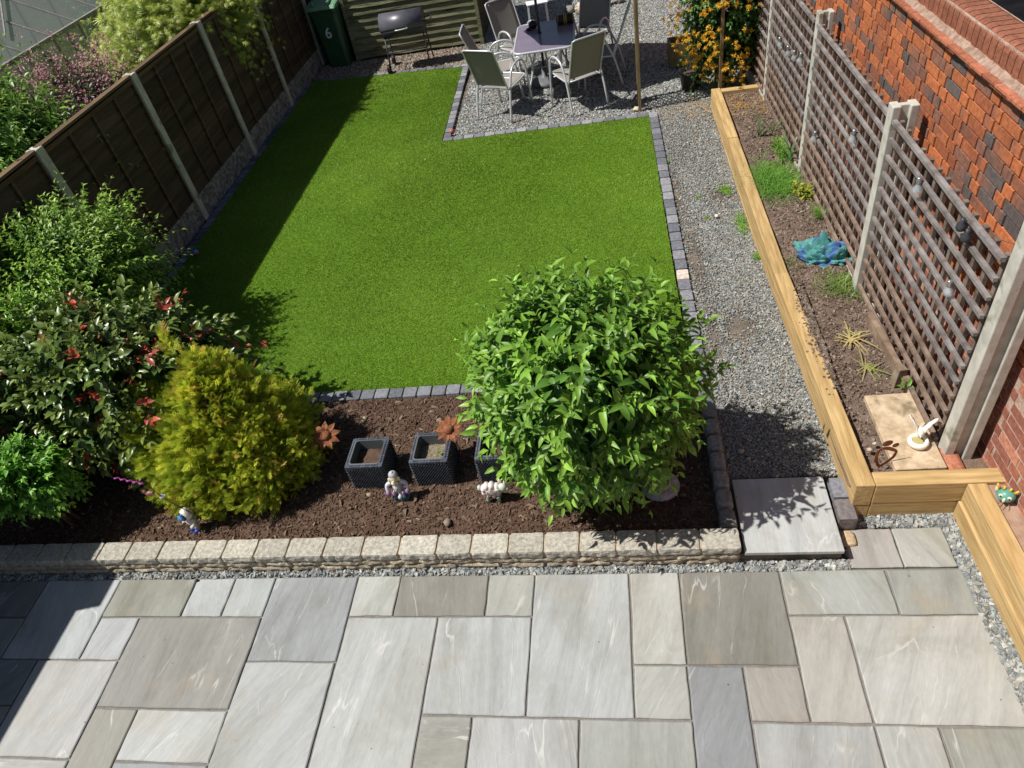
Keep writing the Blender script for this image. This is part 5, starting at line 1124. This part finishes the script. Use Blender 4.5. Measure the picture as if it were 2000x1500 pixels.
def tuft(name, label, cat, x, y, z, rad, n, h, c1, c2, seed, w_=.004, spread=.6, group=None, erect=1., ry=None):
    r = np.random.default_rng(seed); e = empty(name, (x, y, z), 0, label, cat, group); ry = ry or rad
    P = np.stack([r.normal(0, rad*.5, n), r.normal(0, ry*.5, n), np.full(n, -.005)], 1); hh = h*r.uniform(.5, 1.15, n)
    d = np.stack([r.normal(0, spread, n)+P[:, 0]/rad*.3, r.normal(0, spread, n)+P[:, 1]/ry*.3, np.full(n, erect)], 1); d = unit(d)
    hd = unit(d*[1, 1, 0]+1e-6); K = 4; V = np.zeros((n, K*2+1, 3)); s_ = unit(np.cross(d, [0, 0, 1.]))
    for k in range(K+1):
        t = k/K; p_ = P+d*(hh*t)[:, None]+hd*(hh*.45*t*t)[:, None]; p_[:, 2] -= hh*.30*t*t
        if k < K: ww = w_*(1-.6*t); V[:, 2*k] = p_-s_*ww; V[:, 2*k+1] = p_+s_*ww
        else: V[:, 2*K] = p_
    F = [(2*k, 2*k+1, 2*k+3) for k in range(K-1)]+[(2*k, 2*k+3, 2*k+2) for k in range(K-1)]+[(2*K-2, 2*K-1, 2*K)]
    bulk('blades', V, F, cmix(c1, c2, r.uniform(0, 1, n)), M_leaf, e, True); return e
G1, G2 = (.10, .26, .03), (.22, .46, .07)
tuft('grass_clump', 'fine bright green grass clump in the middle of the raised bed', 'grass clump', 2.24, 4.28, .27, .20, 1500, .13, G1, G2, 1, .0025, .9, ry=.36)
tuft('flag_leaves', 'tall sword-like leaves beside the grass clump by the trellis post', 'plant', 2.47, 4.72, .26, .05, 12, .42, (.07, .18, .05), (.15, .30, .09), 2, .011, .18)
tuft('flag_leaves', 'dark sword-like leaves near the far end of the raised bed', 'plant', 2.27, 5.35, .26, .04, 7, .30, (.04, .10, .03), (.09, .18, .05), 3, .012, .15)
tuft('flag_leaves', 'pair of thin upright green leaves against the trellis at the far end', 'plant', 2.42, 5.45, .26, .02, 5, .32, (.10, .22, .05), (.16, .32, .08), 4, .009, .12)
tuft('weeds', 'green weeds between the sword leaves and the trellis', 'weeds', 2.44, 4.95, .26, .08, 260, .08, G1, (.25, .42, .06), 5, .005, .9, ry=.3)
tuft('grass_tuft', 'small green grass tuft against the trellis before the sack', 'grass clump', 2.53, 3.55, .27, .03, 160, .13, G1, G2, 6, .0025, .5)
tuft('straggly_grass', 'straggly green and brown grass around the near side of the sack', 'grass clump', 2.46, 2.52, .25, .17, 330, .13, (.13, .20, .05), (.28, .40, .10), 7, .003, 1.1)
tuft('straggly_grass', 'thin grass stalks between the sack and the timber edge', 'grass clump', 2.16, 2.85, .25, .08, 80, .14, (.16, .18, .06), (.30, .32, .12), 8, .0025, 1.1)
tuft('wilted_plant', 'wilted yellow plant with dry straw-like leaves on the dark soil', 'plant', 2.36, 1.82, .265, .05, 20, .17, (.50, .42, .13), (.62, .52, .26), 9, .007, 1.6, erect=.45)
tuft('wilted_plant', 'dry pale stalks lying on the soil in front of the wilted yellow plant', 'plant', 2.40, 1.52, .262, .07, 12, .20, (.45, .36, .18), (.25, .36, .08), 10, .006, 2.4, erect=.2)
for k, (x, y, rd, n, h, lb) in enumerate(((1.865, 3.85, .06, 330, .045, 'strip of green weeds growing along the timber on the gravel path'), (1.80, 4.55, .06, 170, .045, 'smaller patch of weeds by the timber farther up the path'), (1.93, 3.25, .03, 90, .05, 'nearest patch of weeds against the timber on the path'), (1.25, 5.35, .03, 50, .03, 'tiny weed beside the lawn edging near the far end'), (1.50, 4.45, .02, 30, .04, 'lone weed sprig in the middle of the gravel path'), (1.54, 4.02, .02, 26, .035, 'nearer sprig of weed in the middle of the path'))):
    tuft('path_weeds', lb, 'weeds', x, y, ZL-.012, rd, n, h, G1, (.30, .50, .08), 60+k, .003, 1., 'weeds on the gravel path', ry=rd*(3.5 if k == 0 else 1.6))
e = empty('young_plant', (2.46, 3.98, .27), 0, 'low yellow-green leafy plant at the foot of the middle trellis post', 'plant'); r = np.random.default_rng(70); n = 130
leaves('foliage', r.normal(0, 1, (n, 3))*[.06, .07, .02]+[0, 0, .05], r.normal(0, 1, (n, 3))*[1, 1, .3], np.tile([0, 0, 1.], (n, 1))+r.normal(0, .3, (n, 3)), np.full(n, .045), np.full(n, .030), cmix((.16, .30, .03), (.50, .42, .06), r.uniform(0, 1, n)), M_leaf, e)
e = empty('young_plant', (2.56, 1.24, .26), 0, 'small broad green leaf beside the timber peg', 'plant'); n = 9
leaves('foliage', r.normal(0, 1, (n, 3))*[.012, .02, .02]+[0, 0, .05], r.normal(0, 1, (n, 3))*[.5, 1, .8], np.tile([0, -.5, 1.], (n, 1)), np.full(n, .06), np.full(n, .03), cmix((.10, .28, .03), (.16, .36, .04), r.uniform(0, 1, n)), M_leaf, e)
pebble('stone', 2.19, .70, .265, .020, (.52, .45, .38), 'grey-pink pebble beside the tan slab in the raised bed', fl=.8)
pebble('stone', 2.235, .755, .262, .016, (.56, .5, .42), 'small pale pebble touching the edge of the tan slab', fl=.8)
pebble('stone', 2.12, 1.02, .262, .016, (.8, .76, .7), 'small white chip on the dark soil by the timber', fl=.5)

# string-light bulbs
def make_bulb():
    e = empty('garden_bulb_light'); b = MB(); b.lathe([(.002, -.075), (.016, -.071), (.026, -.06), (.030, -.045), (.026, -.03), (.015, -.016), (.0135, -.006), (.0135, 0)], n=16); b.build('glass', M_bulb, e, True)
    b = MB(); b.lathe([(.0145, -.008), (.016, -.004), (.016, .028), (.0125, .034), (.004, .036)], n=14); b.build('cap', mat('bulb_cap', (.42, .44, .46), rough=.25, metal=.7, bump=0), e, True)
    b = MB(); b.tube(smoothpts([(0, 0, .034), (.006, 0, .05), (.028, 0, .06)], 3), .0012, 5); b.build('hook', M_blackp, e); return e
bulb = make_bulb(); LB = [(4.01, .84, 'lowest glass bulb light on the far middle trellis panel'), (3.03, 1.29, 'glass bulb light on the far side of the tall middle trellis post'), (1.77, 1.54, 'glass bulb light high on the nearest trellis panel, farther one'), (1.08, 1.25, 'lowest glass bulb light on the nearest trellis panel'),
      (5.66, 1.14, 'farthest of the four clustered bulbs beyond the second post'), (5.28, 1.18, 'second farthest of the four clustered bulbs beyond the second post'), (5.02, 1.22, 'third of the four clustered bulbs beyond the second post'), (4.78, 1.28, 'nearest of the four clustered bulbs beyond the second post')]
for i, (y, z, lb) in enumerate(LB):
    o = bulb if i == 0 else copy_tree(bulb); o.location = (tx(y)-.045, y, z+.02); o.rotation_euler = (0, .15, i*.7); tag(o, lb, 'light bulb', 'glass bulb lights hung on the trellis')
for i, (y, z, lb) in enumerate(((1.14, 1.63, 'dark empty bulb light, farther of the tangled pair on the near panel'), (1.06, 1.61, 'dark empty bulb light, nearer of the tangled pair on the near panel'))):
    e = empty('dark_bulb_light', (tx(y)-.05, y, z), i*.8, lb, 'light bulb', 'glass bulb lights hung on the trellis'); b = MB(); b.lathe([(.002, -.03), (.02, -.026), (.028, -.01), (.026, .01), (.012, .03), (.012, .05)], n=14, col=(.25, .2, .15)); b.build('shell', M_black, e, True); b = MB(); b.tube(smoothpts([(0, 0, .05), (.02, -.08, .03), (.03, -.22, .02)], 4), .0015, 5); b.build('wire', M_blackp, e)

# wall creatures
def creature(x, y, z, c1, c2, label, s_=1.):
    e = empty('owl_wall_ornament', (x, y, z), R_(-35), label, 'wall ornament'); e.scale = (s_,)*3
    b = MB(); b.ell((0, 0, 0), (.050, .048, .042), (1, 1, 1), 18); b.c = [c1 if v[2] > -.004 else c2 for v in b.v]; b.build('body', M_pot, e, True)
    for sg in (-1, 1):
        b = MB(); b.ell((sg*.022, -.036, .018), (.013, .008, .013), (.75, .70, .5), 10); b.ell((sg*.022, -.043, .019), (.006, .004, .006), (.02, .02, .02), 8); b.build('eye', M_pot, e, True)
    b = MB(); b.ell((0, -.046, -.002), (.009, .012, .020), (.72, .62, .42), 10); b.build('beak', M_pot, e, True)
    b = MB(); 
    for q, a in enumerate((-.5, -.2, .1, .4)): b.tube([(a*.09, 0, .036), (a*.12, .004, .062)], [.010, .005], 6, (.75, .42, .06))
    b.ell((-.052, 0, .02), (.012, .012, .026), (.7, .6, .38), 8); b.build('crest', M_pot, e, True)
    b = MB(); 
    for q in range(5):
        x0 = -.03+.014*q; b.tube(smoothpts([(x0, -.02, -.036), (x0*1.6, -.045, -.050), (x0*2.0-.01, -.075, -.066)], 3), .0016, 5, (.32, .17, .06))
    b.build('wire_feet', M_pot, e, True); return e
creature(2.80, .26, .345, (.10, .32, .24), (.12, .36, .55), 'round green and blue ceramic owl with orange crest at the foot of the brick wall')
creature(2.845, -.12, .34, (.75, .74, .72), (.70, .70, .72), 'white ceramic creature at the foot of the brick wall, cut by the frame')

# ------------------------------------------------------------------ greenhouse next door
gh = empty('greenhouse', (-7.0, 5, 0), 0, 'small aluminium greenhouse with dirty glass behind the left hand shrubs', 'greenhouse')
ya, yb, ez, rz_, wx_ = -1.5, 4.35, 1.93, 2.70, 1.55; fr = MB(); gl = MB()
for zz in (ez,): fr.bar((0, ya, zz), (0, yb, zz), .05, .05)
fr.bar((-wx_, ya, rz_), (-wx_, yb, rz_), .06, .05); fr.bar((0, ya, .05), (0, yb, .05), .05, .05)
y = ya
while y <= yb+.01:
    fr.bar((0, y, .05), (0, y, ez), .025, .03); fr.bar((0, y, ez), (-wx_, y, rz_), .028, .028); fr.bar((-2*wx_, y, ez), (-wx_, y, rz_), .028, .028); y += .65
for x in (-.62, -1.24, -1.86, -2.48, -3.1): zt = ez+(rz_-ez)*(1-abs(x+wx_)/wx_); fr.bar((x, yb, .05), (x, yb, zt), .025, .03)
fr.bar((0, yb, 1.0), (-2*wx_, yb, 1.0), .03, .03); fr.bar((-.5, ya, ez+.24), (-.5, ya+2.6, ez+.24), .02, .02); fr.bar((-1.02, yb-1.95, ez+.52), (-1.02, yb-1.3, ez+.52), .03, .03)
fr.bar((-.3, yb-2.4, ez+.2), (-1.5, yb-.3, ez+.8), .018, .018)
fr.build('frame', M_gframe, gh)
gl.add([(0, ya, ez), (0, yb, ez), (-wx_, yb, rz_), (-wx_, ya, rz_), (-2*wx_, ya, ez), (-2*wx_, yb, ez)], [(0, 1, 2, 3), (3, 2, 5, 4)]); gl.add([(0, ya, .05), (0, yb, .05), (0, yb, ez), (0, ya, ez)], [(0, 1, 2, 3)]); gl.add([(0, yb, .05), (-2*wx_, yb, .05), (-2*wx_, yb, ez), (-wx_, yb, rz_), (0, yb, ez)], [(0, 1, 2, 3, 4)])
gl.build('glazing', M_glass, gh)
b = MB(); b.box(-2.9, -.2, ya+.2, yb-.3, .70, .74, (.25, .22, .18)); b.build('staging', M_cream, gh)

# a taller board against the fence beside the patio (outside the frame, it notches the shadow)
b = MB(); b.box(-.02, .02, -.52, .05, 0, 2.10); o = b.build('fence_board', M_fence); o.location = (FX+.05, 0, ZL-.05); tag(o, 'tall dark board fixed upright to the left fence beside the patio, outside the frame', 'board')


r = np.random.default_rng(81); n = 170; x = r.uniform(-4.2, 1.1, n); y = r.uniform(1.8, 9.4, n); k = inpoly(x, y, LAWN); x, y = x[k], y[k]; n = len(x)
o = leaves('lawn_debris', np.stack([x, y, np.full(n, ZL+.025)], 1), np.stack([r.normal(0, 1, n), r.normal(0, 1, n), np.zeros(n)], 1), np.tile([0, 0, 1.], (n, 1)), r.uniform(.008, .03, n), r.uniform(.004, .009, n), cmix((.45, .40, .22), (.75, .72, .60), r.uniform(0, 1, n)), M_petal, None, LEAF5, LEAF5F)
tag(o, 'tiny dry bits and petals scattered over the artificial lawn', 'debris', kind='stuff')
